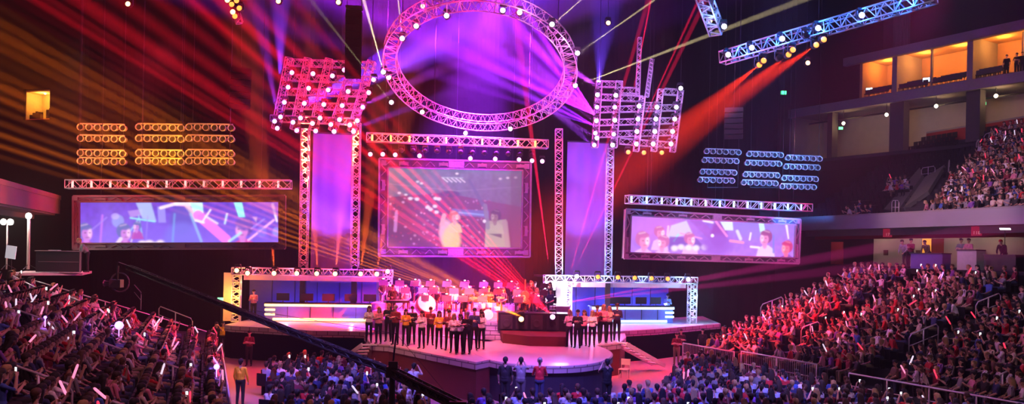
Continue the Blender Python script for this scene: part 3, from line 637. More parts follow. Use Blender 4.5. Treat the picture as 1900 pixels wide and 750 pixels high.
def local(e, p): return Vector(e.location) + Matrix.Rotation(e.rotation_euler.z, 3, 'Z') @ Vector(p)
person('person', 'stand_folder', local(BL, (1.05, .9, 0)), PI, 'person in a pale shirt standing at the left end inside the orange-lit booth', hair='short', top='pink', bottom='black')
person('person', 'stand_folder', local(BR, (8.75, 1.7, 0)), PI, 'person in a light shirt standing behind the desk in the blue-lit booth', hair='short', top='pale blue', bottom='black')
# ---- stairs to the stage
def stairs(a, b, wdt, n, label, side):
    a, b = Vector(a), Vector(b); e = empty('stage_stairs', b, 0, label, 'stairs'); d = Vector((b.x - a.x, b.y - a.y, 0)); dn = d.normalized(); s = Vector((-dn.y, dn.x, 0))
    A, B = a - b, Vector((0, 0, 0))
    for k in (-1, 1): MB().bar(A + s * wdt / 2 * k, B + s * wdt / 2 * k + Vector((0, 0, .08)), .06, .2).obj('stringer', white_paint, e)
    for i in range(n):
        t = (i + .5) / n; p = A.lerp(B, t); ang = math.atan2(dn.y, dn.x)
        MB().box(p + Vector((0, 0, .08)), (.3, wdt - .05, .05), rz=ang).obj('tread', white_paint, e)
stairs(PZ(702, 640, ZD), PZ(664, 668, .35), 1.5, 5, 'white open-tread stairs from the left edge of the stage', 0)
stairs(PZ(1150, 637, ZD), PZ(1222, 680, .2), .8, 8, 'long slanting white stairs at the right edge of the stage', 0)
# folding chair by the right stairs
pc = PZ(1158, 703, 0); e = empty('folding_chair', (pc.x, pc.y, 0), 2.7, 'red-lit folding chair standing alone on the open floor beside the round stage', 'chair')
cm = mat('chair_plastic', (.6, .5, .45), .5); mb = MB(); mb.box((0, 0, .46), (.46, .44, .04)); mb.obj('seat', cm, e); mb = MB(); mb.box((0, -.22, .78), (.46, .03, .3)); mb.obj('backrest', cm, e)
for sx in (-1, 1):
    for sy in (-1, 1): MB().tube((sx * .21, sy * .2, 0), (sx * .21, sy * .2 - (0 if sy > 0 else 0), .45 if sy > 0 else .9), .016).obj('leg', cm, e)
# ------------------------------------------------------------------ moving-head lamps
def lamp_proto(kind, lens_col, strength, size=1.0):
    e = empty('stage_light', (0, 0, 0), 0, 'x', 'stage light')
    MB().box((0, .02, .30), (.30 * size, .26 * size, .1)).obj('base', dark_metal, e)
    mb = MB()
    for s in (-1, 1): mb.box((s * .17 * size, .02, .13), (.03, .1, .32))
    mb.box((0, .02, .27), (.36 * size, .1, .03)); mb.obj('yoke', dark_metal, e)
    R = Matrix.Rotation(PI / 2, 3, 'X')
    mb = MB(); mb.lathe([(.07, -.2), (.13, -.12), (.145, .1), (.155, .16), (.14, .165)], (0, 0, 0), 12, R); h = mb.obj('head', dark_metal, e, True)
    mb = MB(); mb.lathe([(.05, -.01), (.135, 0), (.12, .03), (.05, .05)], (0, -.155, 0), 12, R)
    mb.obj('lens', mat('lens_' + kind, lens_col, .3, emit=lens_col, strength=strength), h, True)
    return freeze(e)
LP = {'violet': lamp_proto('violet', (.72, .35, 1.0), 3), 'pink': lamp_proto('pink', (1.0, .42, .9), 3), 'white': lamp_proto('white', (.9, .85, 1.0), 4), 'orange': lamp_proto('orange', (1.0, .30, .05), 2.5),
      'amber': lamp_proto('amber', (1.0, .6, .25), 4), 'dark': lamp_proto('dark', (.02, .02, .03), 0)}
def lamp(kind, p, label, group=None, tilt=0, rz=0):
    if group is None: group = 'stage lights with %s lenses' % kind
    return dup(LP[kind], p, rz, label, group)
# ------------------------------------------------------------------ ring truss
Yc = 44.0; ringC = P(892, 126, Yc); rx = 4.9; tilt = math.radians(62)
U1 = Vector((.999, .03, -.012)); U2 = Vector((0, -math.sin(tilt), math.cos(tilt)))
def rp(a, r, o=0.0):
    n_ = U1.cross(U2); return U1 * (r * math.cos(a)) + U2 * (r * math.sin(a)) + n_ * o
e = empty('ring_truss', ringC, 0, 'huge tilted oval-looking truss ring hanging above the centre stage', 'truss')
NR = 54; wr_ = .34
for dr, do in ((-wr_, -wr_), (wr_, -wr_), (wr_, wr_), (-wr_, wr_)):
    MB().path([rp(2 * PI * i / NR, rx + dr, do) for i in range(NR)], .034, 6, True).obj('chord', steel, e, True)
mb = MB(); cs = [(-wr_, -wr_), (wr_, -wr_), (wr_, wr_), (-wr_, wr_)]
for i in range(NR):
    a, b, c = 2 * PI * i / NR, 2 * PI * (i + .5) / NR, 2 * PI * (i + 1) / NR
    if i % 6 == 5: continue_pin = True
    for k in range(4):
        p, q = cs[k], cs[(k + 1) % 4]
        mb.tube(rp(a, rx + p[0], p[1]), rp(b, rx + q[0], q[1]), .019, n=4, cap=False); mb.tube(rp(b, rx + q[0], q[1]), rp(c, rx + p[0], p[1]), .019, n=4, cap=False)
        if i % 3 == 0: mb.tube(rp(a, rx + p[0], p[1]), rp(a, rx + q[0], q[1]), .024, n=4, cap=False)
mb.obj('lacing', steel, e)
for k, a in enumerate((.6, 1.57, 2.5, 4.1, 5.3)):
    p = rp(a, rx, 0) + ringC; MB().tube(rp(a, rx, .1), rp(a, rx, .1) + Vector((0, 0, 33.9 - p.z)), .02, n=5).obj('hoist_cable', dark_metal, e)
ring_lamps = [(712, 135), (747, 73), (829, 31), (933, 21), (964, 25), (1024, 47), (1071, 100), (1067, 160), (727, 191), (784, 209), (773, 50), (722, 145), (947, 240), (864, 248)]
def ring_depth(x, y):
    a, b = ray(x, y); n_ = U1.cross(U2); d = Vector((a / F, 1, b / F)); return (ringC - Vector((0, 0, EYE))).dot(n_) / d.dot(n_)
for k, (x, y) in enumerate(ring_lamps):
    p = P(x, y, ring_depth(x, y) - .5)
    lamp('white', p, 'bright white stage light on the truss ring, %s counted clockwise from the left' % ORD[k] if k < 8 else ['small white light left of the ring at its lower left', 'light inside the lower left of the ring truss', 'light inside the upper left of the ring truss', 'light on the far left inside of the ring', 'small light hanging below the ring at right of its lowest point', 'small light hanging at the lowest point of the ring'][k - 8], 'stage lights on the ring truss')
# ------------------------------------------------------------------ lattice walls of truss
Yg = 46.0
def gp(x, y, Y=Yg): return P(x, y, Y)
e = empty('truss_lattice', gp(590, 180), 0, 'slanted hash-shaped lattice of crossing trusses above the left stage, glowing red and pink', 'truss'); o0 = Vector(e.location)
gtop = [(538, 108), (573, 109), (612, 110), (653, 130), (690, 114)]; gbot = [(512, 240), (546, 241), (581, 242), (617, 243), (652, 244)]
for (x0, y0), (x1, y1) in zip(gtop, gbot):
    mb = MB(); truss_into(mb, gp(x0, y0) - o0, gp(x1, y1) - o0, .4, .4, 7, rc=.03, rl=.017); mb.obj('slanted_truss', steel, e)
for (x0, y0, x1, y1) in ((535, 116, 697, 122), (528, 144, 686, 149), (520, 170, 680, 174), (512, 196, 672, 199), (503, 220, 664, 226)):
    mb = MB(); truss_into(mb, gp(x0, y0, Yg + .45) - o0, gp(x1, y1, Yg + .45) - o0, .36, .36, 8, rc=.024, rl=.015); mb.obj('cross_truss', steel, e)
for (x, y) in ((545, 108), (690, 112)): MB().tube(gp(x, y) - o0, gp(x, y) - o0 + Vector((0, 0, 33.9 - gp(x, y).z)), .02, n=5).obj('hoist_cable', dark_metal, e)
gl = [(543, 136), (582, 138), (618, 142), (640, 131), (536, 163), (574, 165), (610, 168), (647, 171), (694, 149), (529, 191), (566, 193), (602, 195), (636, 197), (685, 173), (522, 218), (559, 220), (595, 220), (631, 223), (674, 200), (516, 239), (552, 243), (587, 244), (621, 245), (664, 225), (511, 226), (545, 228), (581, 230), (615, 232), (650, 233), (657, 245)]
rows_ = ['top row', 'second row', 'third row', 'fourth row', 'bottom row']
for k, (x, y) in enumerate(gl):
    r = 0 if y < 150 else 1 if y < 180 else 2 if y < 205 else 3 if y < 228 else 4
    lamp('violet' if (x < 560 or k % 3 == 0) else 'pink', gp(x, y, Yg - .55), '%s stage light on the left truss lattice, %s, %s from its left' % ('violet' if (x < 560 or k % 3 == 0) else 'pink', rows_[r], ORD[sum(1 for (a, b) in gl if (0 if b < 150 else 1 if b < 180 else 2 if b < 205 else 3 if b < 228 else 4) == r and a < x)]), 'stage lights on the left lattice')
e = empty('truss_lattice', gp(1180, 220), 0, 'stepped lattice of crossing trusses above the right stage, glowing white and violet', 'truss'); o0 = Vector(e.location); Yh = 47.5
for (x0, y0, x1, y1) in ((1112, 150, 1104, 274), (1148, 151, 1139, 274)):
    mb = MB(); truss_into(mb, gp(x0, y0, Yh) - o0, gp(x1, y1, Yh) - o0, .34, .34, 7, rc=.026, rl=.016); mb.obj('upright_truss', steel, e)
for (x0, y0, x1, y1) in ((1192, 180, 1180, 281), (1226, 166, 1213, 281), (1263, 168, 1248, 282)):
    mb = MB(); truss_into(mb, gp(x0, y0, Yh) - o0, gp(x1, y1, Yh) - o0, .3, .3, 8, rc=.03, rl=.016); mb.obj('slanted_truss', steel, e)
for (x0, y0, x1, y1) in ((1107, 156, 1155, 157), (1152, 168, 1186, 169), (1107, 180, 1192, 184), (1232, 170, 1263, 172), (1196, 196, 1220, 197), (1106, 204, 1260, 200), (1105, 228, 1256, 224), (1104, 250, 1252, 246), (1150, 262, 1250, 270)):
    n_ = max(2, int((x1 - x0) / 13)); mb = MB(); truss_into(mb, gp(x0, y0, Yh + .45) - o0, gp(x1, y1, Yh + .45) - o0, .34, .34, max(2, n_ * 2 // 3), rc=.024, rl=.015); mb.obj('cross_truss', steel, e)
for (x0, y0, x1, y1) in ((1187, 70, 1183, 178), (1210, 110, 1200, 180)):
    mb = MB(); truss_into(mb, gp(x0, y0, Yh + .2) - o0, gp(x1, y1, Yh + .2) - o0, .22, .22, 10, rc=.022, rl=.016); mb.obj('hanger_truss', steel, e)
for (x, y) in ((1112, 150), (1263, 168)): MB().tube(gp(x, y, Yh) - o0, gp(x, y, Yh) - o0 + Vector((0, 0, 33.9 - gp(x, y, Yh).z)), .02, n=5).obj('hoist_cable', dark_metal, e)
hl = [(1108, 177), (1107, 200), (1106, 225), (1104, 248), (1107, 257), (1102, 270), (1142, 178), (1140, 200), (1140, 224), (1138, 250), (1136, 270), (1185, 198), (1183, 222), (1181, 245), (1180, 268), (1218, 200), (1216, 222), (1214, 245), (1211, 268), (1262, 165), (1254, 200), (1251, 222), (1247, 245), (1244, 268)]
for k, (x, y) in enumerate(hl):
    c = ['left upright', 'second upright', 'third, slanted truss', 'fourth, slanted truss', 'rightmost slanted truss'][0 if x < 1120 else 1 if x < 1160 else 2 if x < 1200 else 3 if x < 1230 else 4]
    cc = lambda a: 0 if a < 1120 else 1 if a < 1160 else 2 if a < 1200 else 3 if a < 1230 else 4
    lamp('violet' if k % 2 and x < 1160 else 'white', gp(x, y, Yh - .55), 'white-hot stage light on the right lattice, %s, %s from its top' % (c, ORD[sum(1 for a, b in hl if cc(a) == cc(x) and b < y)]), 'stage lights on the right lattice')
for k, (x, y) in enumerate(((1165, 283), (1194, 284), (1227, 284))): lamp('orange', gp(x, y, Yh), 'small orange light hanging under the right lattice, %s of three' % ['leftmost', 'middle', 'rightmost'][k], 'orange lights under the right lattice')
# ------------------------------------------------------------------ tower trusses and drops
for k, (xt, yt, xb, yb, Y, lab) in enumerate(((567, 240, 563, 494, 46.9, 'upright truss tower glowing red and yellow, leftmost of the four'), (662, 228, 658, 494, 47.3, 'upright truss tower glowing red, between the violet drop and the main screen'), (1037, 240, 1037, 505, 48.5, 'upright truss tower glowing orange and pink, right of the main screen'), (1132, 276, 1128, 505, 49.2, 'upright truss tower glowing ice blue, right of the right violet drop'))):
    a, b = P(xb, yb, Y), P(xt, yt, Y); a.z = 0 if False else a.z - .4
    t = truss_thing('truss_tower', a, b, .42, lab, None, 14, rc=.032, rl=.02)
    MB().bar((0, 0, 0), (0, 0, -.05), .6, .6).obj('foot_plate', dark_metal, t)
    mb = MB(); mb.box((0, 0, -.03 - (a.z - ZD) / 2), (.3, .3, a.z - ZD)); mb.obj('base_post', dark_metal, t)
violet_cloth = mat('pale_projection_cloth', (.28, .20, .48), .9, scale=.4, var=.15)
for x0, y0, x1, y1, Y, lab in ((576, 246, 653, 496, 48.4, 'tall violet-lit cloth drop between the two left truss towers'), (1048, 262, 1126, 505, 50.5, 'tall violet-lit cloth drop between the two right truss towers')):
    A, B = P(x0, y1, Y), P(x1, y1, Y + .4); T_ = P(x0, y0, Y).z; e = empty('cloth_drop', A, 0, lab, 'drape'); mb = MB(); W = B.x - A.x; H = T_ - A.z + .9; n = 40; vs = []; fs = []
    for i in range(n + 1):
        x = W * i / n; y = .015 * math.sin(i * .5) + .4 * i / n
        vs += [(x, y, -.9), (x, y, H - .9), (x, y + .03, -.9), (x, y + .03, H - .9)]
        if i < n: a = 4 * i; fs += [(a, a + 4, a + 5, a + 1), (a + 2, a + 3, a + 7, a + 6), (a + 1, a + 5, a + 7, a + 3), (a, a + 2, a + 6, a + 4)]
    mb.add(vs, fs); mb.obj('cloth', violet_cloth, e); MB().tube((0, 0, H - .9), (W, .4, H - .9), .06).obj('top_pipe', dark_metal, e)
# ------------------------------------------------------------------ horizontal trusses over the screens
T1 = truss_thing('screen_truss', P(680, 255, 48.5), P(1016, 268, 50.5), .5, 'straight truss over the main screen glowing red and yellow', None, 12, rc=.036, rl=.022)
T2 = truss_thing('screen_truss', P(124, 342, 43), P(540, 342.5, 43.6), .44, 'long straight red-lit truss over the left screen', None, 13, rc=.034, rl=.022)
T3 = truss_thing('screen_truss', P(1163, 370, 47), P(1503, 386, 51.6), .46, 'long straight ice-blue-lit truss over the right screen', None, 14, rc=.036, rl=.024)
for T_, xs in ((T1, (.1, .9)), (T2, (.05, .33, .72)), (T3, (.12, .5, .9))):
    pass
def cable_pair(T_, A, B, ts):
    for t in ts:
        p = A.lerp(B, t) - Vector(T_.location); MB().tube(p, p + Vector((0, 0, 33.9 - A.z)), .015, n=5).obj('hoist_cable', dark_metal, T_)
cable_pair(T1, P(680, 255, 48.5), P(1016, 268, 50.5), (.1, .9)); cable_pair(T2, P(124, 342, 43), P(540, 342.5, 43.6), (.05, .33, .72)); cable_pair(T3, P(1163, 370, 47), P(1503, 386, 51.6), (.12, .5, .9))
# vertical strip lights inside the left and right trusses (white-hot tubes in the photo)
tube_red = mat('glowing_pink_tube', (1, .4, .35), .5, emit=(1, .32, .28), strength=2.4); tube_blue = mat('glowing_ice_tube', (.6, .9, 1), .5, emit=(.5, .85, 1), strength=2.6); tube_yel = mat('glowing_amber_tube', (1, .7, .2), .5, emit=(1, .45, .1), strength=2.6)
def tubes(n, A, B, m, where, col, skip=()):
    d = (B - A)
    for i in range(n):
        if i in skip: continue
        p = A.lerp(B, (i + .3) / n); e = empty('strip_lamp', p, 0, 'glowing %s strip lamp standing in the truss over the %s screen, %s from the left' % (col, where, ORD[i]), 'lamp', 'strip lamps in the truss over the %s screen' % where)
        MB().tube((0, 0, -.2), (0, 0, .2), .06, n=8).obj('tube', m, e); mb = MB(); mb.box((0, 0, -.22), (.16, .12, .05)); mb.box((0, 0, .22), (.16, .12, .05)); mb.obj('holder', dark_metal, e)
tubes(12, P(124, 342, 43), P(540, 342.5, 43.6), tube_red, 'left', 'pink'); tubes(13, P(1163, 370, 47), P(1503, 386, 51.6), tube_blue, 'right', 'ice-blue'); tubes(10, P(680, 255, 48.5), P(1016, 268, 50.5), tube_yel, 'main', 'amber', (5,))
# small lamps under the centre truss
for k, (x, y) in enumerate(((688, 287), (711, 287), (734, 288), (779, 290), (873, 295), (919, 296), (963, 297), (987, 299), (1006, 300))):
    lamp('pink', P(x, y, 48.6), 'small pink-white light over the top edge of the main screen, %s from the left' % ORD[k], 'lights above the main screen')
for k in range(12):
    x = 745 + k * 22; lamp('dark', P(x, 279 + k * .8, 49.2), 'unlit stage light hanging under the centre truss, %s from the left' % ORD[k], 'unlit lights under the centre truss')
# ------------------------------------------------------------------ par-can banks
rim_m = mat('par_can_metal', (.6, .58, .56), .4, .3); glass_m = mat('par_lens_dark', (.03, .03, .035), .15)
def par_proto():
    e = empty('par_can_bar', (0, 0, 0), 0, 'x', 'light bar'); MB().box((1.2, 0, .2), (2.55, .1, .07)).obj('rail', rim_m, e); R = Matrix.Rotation(PI / 2, 3, 'X')
    can = MB(); can.lathe([(.1, -.3), (.15, -.24), (.17, 0), (.2, .05), (.2, .09), (.165, .09), (.16, .0)], (0, 0, 0), 14, R); can.box((0, 0, .17), (.04, .05, .1)); cm_ = can.mesh('can', rim_m, True)
    gl_ = MB(); gl_.lathe([(.16, 0), (.12, .025), (.03, .04)], (0, 0, 0), 14, R); gm_ = gl_.mesh('lens', glass_m, True)
    for k in range(6):
        c = bpy.data.objects.new('can', cm_); COL.objects.link(c); c.parent = e; c.location = (k * .48, 0, 0)
        g = bpy.data.objects.new('lens', gm_); COL.objects.link(g); g.parent = c; g.location = (0, -.02, 0)
    return freeze(e)
PARP = par_proto()
for ci, x in enumerate((150, 258, 351)):
    for ri, y in enumerate((236, 257, 284, 299)):
        dup(PARP, P(x, y, 46), 0, 'golden-lit bar of six round lamps, %s column and %s row of the left bank' % (['left', 'middle', 'right'][ci], ['top', 'second', 'third', 'bottom'][ri]), 'golden lamp bars above the left screen')
for ci, (x, y0, dx) in enumerate(((1311, 281, -4), (1390, 286, -3.4), (1462, 293, -3.6))):
    for ri, dy in enumerate((0, 16.5, 38, 53)):
        o = dup(PARP, P(x + dx * ri, y0 + dy, 54), .12, 'blue-lit bar of six round lamps, %s column and %s row of the right bank' % (['left', 'middle', 'right'][ci], ['top', 'second', 'third', 'bottom'][ri]), 'blue lamp bars above the right screen')
        o.scale = (.93, .93, .93)
for nm, xs, y0, y1, Y, lab in (('hanging_frame', (148, 228, 262, 334, 356, 426), 228, 306, 46.3, 'thin dark hanging frame carrying the golden lamp bars'), ('hanging_frame', (1313, 1369, 1392, 1452, 1464, 1518), 275, 348, 54.4, 'thin dark hanging frame carrying the blue lamp bars')):
    o0 = P(xs[0], y1, Y); e = empty(nm, o0, 0, lab, 'frame')
    mb = MB()
    for x in xs: p = P(x, y1, Y); mb.tube(p - o0, Vector((p.x, p.y, 33.9)) - o0, .018, n=5)
    mb.obj('cables', dark_metal, e); mb = MB()
    for i in range(0, 6, 2): mb.bar(P(xs[i], y1, Y) - o0, P(xs[i + 1], y1, Y) - o0, .06, .06)
    mb.obj('rails', dark_metal, e)
# ------------------------------------------------------------------ screens
def blur(a, n):
    for _ in range(n):
        p = np.pad(a, ((1, 1), (1, 1), (0, 0)), 'edge'); a = (p[:-2, 1:-1] + p[2:, 1:-1] + p[1:-1, :-2] + p[1:-1, 2:] + p[1:-1, 1:-1] * 2) / 6
    return a
def soft(d, w=1.0): return np.clip(.5 - d / w, 0, 1)
class Pic:
    def __init__(s, W, H, top, bot):
        s.W, s.H = W, H; s.y, s.x = np.mgrid[0:H, 0:W].astype(float); t = (s.y / H)[..., None]; s.a = np.array(top) * (1 - t) + np.array(bot) * t
    def put(s, m, c, k=1.0): m = (m * k)[..., None]; s.a = s.a * (1 - m) + np.array(c) * m
    def ell(s, cx, cy, rx, ry, c, k=1.0, w=.25): s.put(soft(np.hypot((s.x - cx) / rx, (s.y - cy) / ry) - 1, w), c, k)
    def line(s, x0, y0, x1, y1, r, c, k=1.0, r1=None):
        dx, dy = x1 - x0, y1 - y0; t = np.clip(((s.x - x0) * dx + (s.y - y0) * dy) / (dx * dx + dy * dy + 1e-9), 0, 1); rr = r + ((r if r1 is None else r1) - r) * t
        s.put(soft(np.hypot(s.x - x0 - t * dx, s.y - y0 - t * dy) - rr, 1.5), c, k)
    def poly(s, pts, c, k=1.0):
        m = np.full(s.x.shape, -1e9); n = len(pts); ar = sum(pts[i][0] * pts[(i + 1) % n][1] - pts[(i + 1) % n][0] * pts[i][1] for i in range(n)); sg = 1 if ar > 0 else -1
        for i in range(n):
            (x0, y0), (x1, y1) = pts[i], pts[(i + 1) % n]; L = math.hypot(x1 - x0, y1 - y0); m = np.maximum(m, sg * -(((s.y - y0) * (x1 - x0) - (s.x - x0) * (y1 - y0)) / L))
        s.put(soft(m, 1.5), c, k)
    def noise(s, amp, seed=0):
        r = np.random.RandomState(seed); g = r.rand(s.H // 5 + 2, s.W // 5 + 2); yy, xx = s.y / 5, s.x / 5; y0, x0 = yy.astype(int), xx.astype(int); fy, fx = yy - y0, xx - x0
        v = g[y0, x0] * (1 - fy) * (1 - fx) + g[y0 + 1, x0] * fy * (1 - fx) + g[y0, x0 + 1] * (1 - fy) * fx + g[y0 + 1, x0 + 1] * fy * fx; s.a = s.a * (1 + amp * (v[..., None] - .5))
def screen(name, TL, TR, BR_, BL_, pic, fw, label, strength, fr_mat, motif):
    """fw: frame border width in metres"""
    pic.a = blur(pic.a, 2); TL, TR, BR_, BL_ = map(Vector, (TL, TR, BR_, BL_)); e = empty(name, BL_, 0, label, 'screen'); o0 = BL_
    W, H = pic.W, pic.H; vs = []; fs = []; ux = (TR - TL).normalized(); uz = (TL - BL_).normalized(); nrm = ux.cross(uz).normalized()
    if nrm.y > 0: nrm = -nrm
    a, b, c, d = TL - o0, TR - o0, BR_ - o0, BL_ - o0
    for j in range(H + 1):
        l, r = a.lerp(d, j / H), b.lerp(c, j / H)
        for i in range(W + 1): vs.append(l.lerp(r, i / W))
    for j in range(H):
        for i in range(W): k = j * (W + 1) + i; fs.append((k, k + W + 1, k + W + 2, k + 1))
    n0 = len(fs); vs += [a - nrm * .15, b - nrm * .15, c - nrm * .15, d - nrm * .15]; q = len(vs) - 4; fs.append((q, q + 1, q + 2, q + 3))
    t0, t1, b0, b1 = 0, W, H * (W + 1), H * (W + 1) + W; fs += [(t0, t1, q + 1, q), (b1, b0, q + 3, q + 2), (t1, b1, q + 2, q + 1), (b0, t0, q, q + 3)]
    me = bpy.data.meshes.new('display'); me.from_pydata([tuple(v) for v in vs], [], fs); at = me.color_attributes.new('picture', 'FLOAT_COLOR', 'CORNER')
    col = np.zeros((len(me.loops), 4)); col[:, 3] = 1; cc = np.repeat(np.clip(pic.a, 0, 4).reshape(-1, 3), 4, axis=0); col[:len(cc), :3] = cc; at.data.foreach_set('color', col.ravel().astype(np.float32))
    me.materials.append(pic_mat('screen_picture_' + motif, strength)); o = bpy.data.objects.new('display', me); COL.objects.link(o); o.parent = e
    fr = MB(); g = .02
    A, B, C_, D = a - ux * fw + uz * fw, b + ux * fw + uz * fw, c + ux * fw - uz * fw, d - ux * fw - uz * fw
    off = nrm * .06
    for (p, q1, r, s_) in ((A, B, b, a), (B, C_, c, b), (C_, D, d, c), (D, A, a, d)): fr.quad(s_ + off, r + off, q1 + off, p + off, .22) if True else None
    fr.obj('frame_backing', frame_base, e)
    ed = MB()
    for lp, rr in (((A, B, C_, D), .07), ((a, b, c, d), .05)):
        for i in range(4): ed.bar(lp[i] + off * 2, lp[(i + 1) % 4] + off * 2, rr * 1.6, .12, up=nrm)
    ed.obj('frame_moulding', fr_mat, e)
    orn = MB()                                          # carved zigzags, knots and corner plates
    def along(p, q1, n_):
        for i in range(n_):
            m0 = p.lerp(q1, (i + .15) / n_); m1 = p.lerp(q1, (i + .5) / n_); m2 = p.lerp(q1, (i + .85) / n_); dn = (q1 - p).normalized(); pr = dn.cross(nrm)
            s = fw * .26; orn.bar(m0 + pr * s + off * 2, m1 - pr * s + off * 2, .05, .07, up=nrm); orn.bar(m1 - pr * s + off * 2, m2 + pr * s + off * 2, .05, .07, up=nrm)
            if i % 3 == 1: orn.bar(m0 + off * 2, m2 + off * 2, fw * .35, .09, up=nrm)
    mid = lambda p, q1: (p + q1) / 2
    Wn, Hn = int((b - a).length / .75), int((a - d).length / .75)
    along(mid(A, a), mid(B, b), Wn); along(mid(D, d), mid(C_, c), Wn); along(mid(A, a), mid(D, d), Hn); along(mid(B, b), mid(C_, c), Hn)
    for p, q1 in ((A, a), (B, b), (C_, c), (D, d)): orn.bar(mid(p, q1) - ux * fw * .3 + off * 2, mid(p, q1) + ux * fw * .3 + off * 2, fw * .6, .12, up=nrm)
    for p, q1 in ((mid(A, B), mid(a, b)), (mid(D, C_), mid(d, c))): orn.bar(mid(p, q1) - ux * fw * .9 + off * 2, mid(p, q1) + ux * fw * .9 + off * 2, fw * .75, .12, up=nrm)
    orn.obj('carved_ornament', fr_mat, e)
    for t in (.12, .5, .88): q = A.lerp(B, t) - nrm * .1; MB().tube(q, q + Vector((0, 0, 33.9 - (o0.z + q.z))), .014, n=5).obj('hoist_cable', dark_metal, e)
    return e
frame_base = mat('dark_frame_base', (.15, .13, .18), .7)
frame_grey = mat('carved_grey_frame', (.42, .38, .43), .55, scale=8, bump=.5); frame_dark = mat('carved_dark_frame', (.16, .12, .14), .6, scale=8, bump=.5)
def head_pic(p, cx, cy, s, hair, skin, lit, body_, turn=1):
    p.poly([(cx - 15 * s, cy + 34 * s), (cx - 11 * s, cy + 17 * s), (cx - 3 * s, cy + 12 * s), (cx + 5 * s, cy + 12 * s), (cx + 13 * s, cy + 18 * s), (cx + 17 * s, cy + 34 * s)], body_, .9)
    p.ell(cx + 1 * turn * s, cy + 12 * s, 3.6 * s, 6 * s, skin, .9, .4)
    p.ell(cx - 1.5 * turn * s, cy - 2 * s, 9.5 * s, 11 * s, hair, .95, .2); p.ell(cx + 2 * turn * s, cy + 2.5 * s, 7 * s, 9.5 * s, skin, .95, .22)
    p.ell(cx + 5.5 * turn * s, cy + 1 * s, 2.6 * s, 7 * s, lit, .7, .7); p.ell(cx - 0.5 * s, cy - 7 * s, 8.5 * s, 4 * s, hair, .9, .4)
    for e_ in (-1.2, 4.6): p.ell(cx + (e_ + .8) * turn * s, cy + .8 * s, 1.5 * s, .9 * s, [c * .25 for c in skin], .8, .8)
    p.line(cx + 3.6 * turn * s, cy + 1 * s, cx + 4.8 * turn * s, cy + 5 * s, .5 * s, lit, .8); p.line(cx + .5 * turn * s, cy + 7.4 * s, cx + 4.8 * turn * s, cy + 7.2 * s, .6 * s, [c * .4 for c in skin], .8)
    p.line(cx - 6 * turn * s, cy - 9 * s, cx + 2 * turn * s, cy - 11 * s, 1.0 * s, lit, .35)
# left screen picture (pixels of the photograph, 375..522 wide at 0.8 px per cell)
def sc(v): return [c ** 2.2 for c in v]
V1, V2 = sc((.42, .28, .80)), sc((.52, .38, .90))
L_ = Pic(300, 66, V1, V2); L_.noise(.25, 1); L_.ell(120, 60, 120, 30, sc((.55, .42, .95)), .5, 1.2)
kx = 300 / 372.; X_ = lambda x: (x - 148) * kx; Yv = lambda y: (y - 375) * 66 / 79.
pp, cy_, pk, wh = sc((.66, .55, 1)), sc((.60, .92, .95)), sc((1, .5, .95)), sc((1, .92, 1))
L_.ell(X_(217), Yv(411), 9, 10, sc((.62, .72, .95)), .5); L_.ell(X_(212), Yv(402), 6, 5, sc((.78, .7, 1)), .6)
L_.poly([(X_(235), Yv(392)), (X_(262), Yv(388)), (X_(262), Yv(400)), (X_(240), Yv(404))], sc((.78, .62, .92)), .6)
L_.poly([(X_(250), Yv(376)), (X_(278), Yv(376)), (X_(288), Yv(412)), (X_(262), Yv(406))], sc((.72, .80, .96)), .75); L_.line(X_(240), Yv(405), X_(285), Yv(412), 1.2, cy_, .9)
L_.line(X_(272), Yv(402), X_(268), Yv(460), .8, pp, .6); L_.line(X_(256), Yv(405), X_(240), Yv(430), .8, cy_, .7); L_.line(X_(255), Yv(400), X_(262), Yv(440), .8, cy_, .6)
L_.line(X_(188), Yv(400), X_(184), Yv(458), 1.6, sc((.75, .45, .95)), .9); L_.line(X_(196), Yv(404), X_(168), Yv(428), .9, pp, .8); L_.line(X_(250), Yv(420), X_(240), Yv(455), 1.1, wh, .6)
for cx, cy, s_, tn in ((157, 432, 1.15, 1), (229, 432, 1.1, 1), (252, 421, .6, -1)): head_pic(L_, X_(cx), Yv(cy), s_, sc((.38, .42, .72)), sc((.80, .50, .88)), sc((1, .82, .98)), sc((.72, .30, .72)), tn)
L_.line(X_(210), Yv(462), X_(222), Yv(445), 3, wh, .7)
for x in (262, 275, 286, 296): L_.ell(X_(x), Yv(450 + (x % 7)), 6, 4, wh, .8, .8)
L_.line(X_(255), Yv(460), X_(310), Yv(456), 2.5, sc((1, .7, .9)), .8)
L_.poly([(X_(290), Yv(384)), (X_(304), Yv(384)), (X_(306), Yv(414)), (X_(292), Yv(414))], sc((.66, .62, .98)), .7)
L_.line(X_(296), Yv(386), X_(325), Yv(378), 2.4, wh, .85); L_.line(X_(325), Yv(378), X_(352), Yv(379), 3.2, wh, .9); L_.poly([(X_(350), Yv(376)), (X_(374), Yv(376)), (X_(376), Yv(396)), (X_(360), Yv(402))], sc((.72, .98, .96)), .9)
L_.line(X_(344), Yv(380), X_(362), Yv(408), 3.5, sc((1, .85, .9)), .8); L_.ell(X_(334), Yv(410), 17, 22, sc((.42, .36, .78)), .85, .35); L_.ell(X_(336), Yv(445), 27, 26, sc((.50, .46, .92)), .8, .35); L_.line(X_(322), Yv(398), X_(318), Yv(455), 1.6, sc((.5, .7, .95)), .5)
L_.line(X_(352), Yv(398), X_(372), Yv(450), 2, sc((.62, .8, .96)), .6)
L_.line(X_(366), Yv(400), X_(418), Yv(446), 7.5, pk, .95); L_.line(X_(362), Yv(410), X_(376), Yv(414), 1.8, wh); L_.line(X_(373), Yv(414), X_(389), Yv(390), 1.2, wh); L_.line(X_(380), Yv(402), X_(402), Yv(416), 1.6, wh, .7)
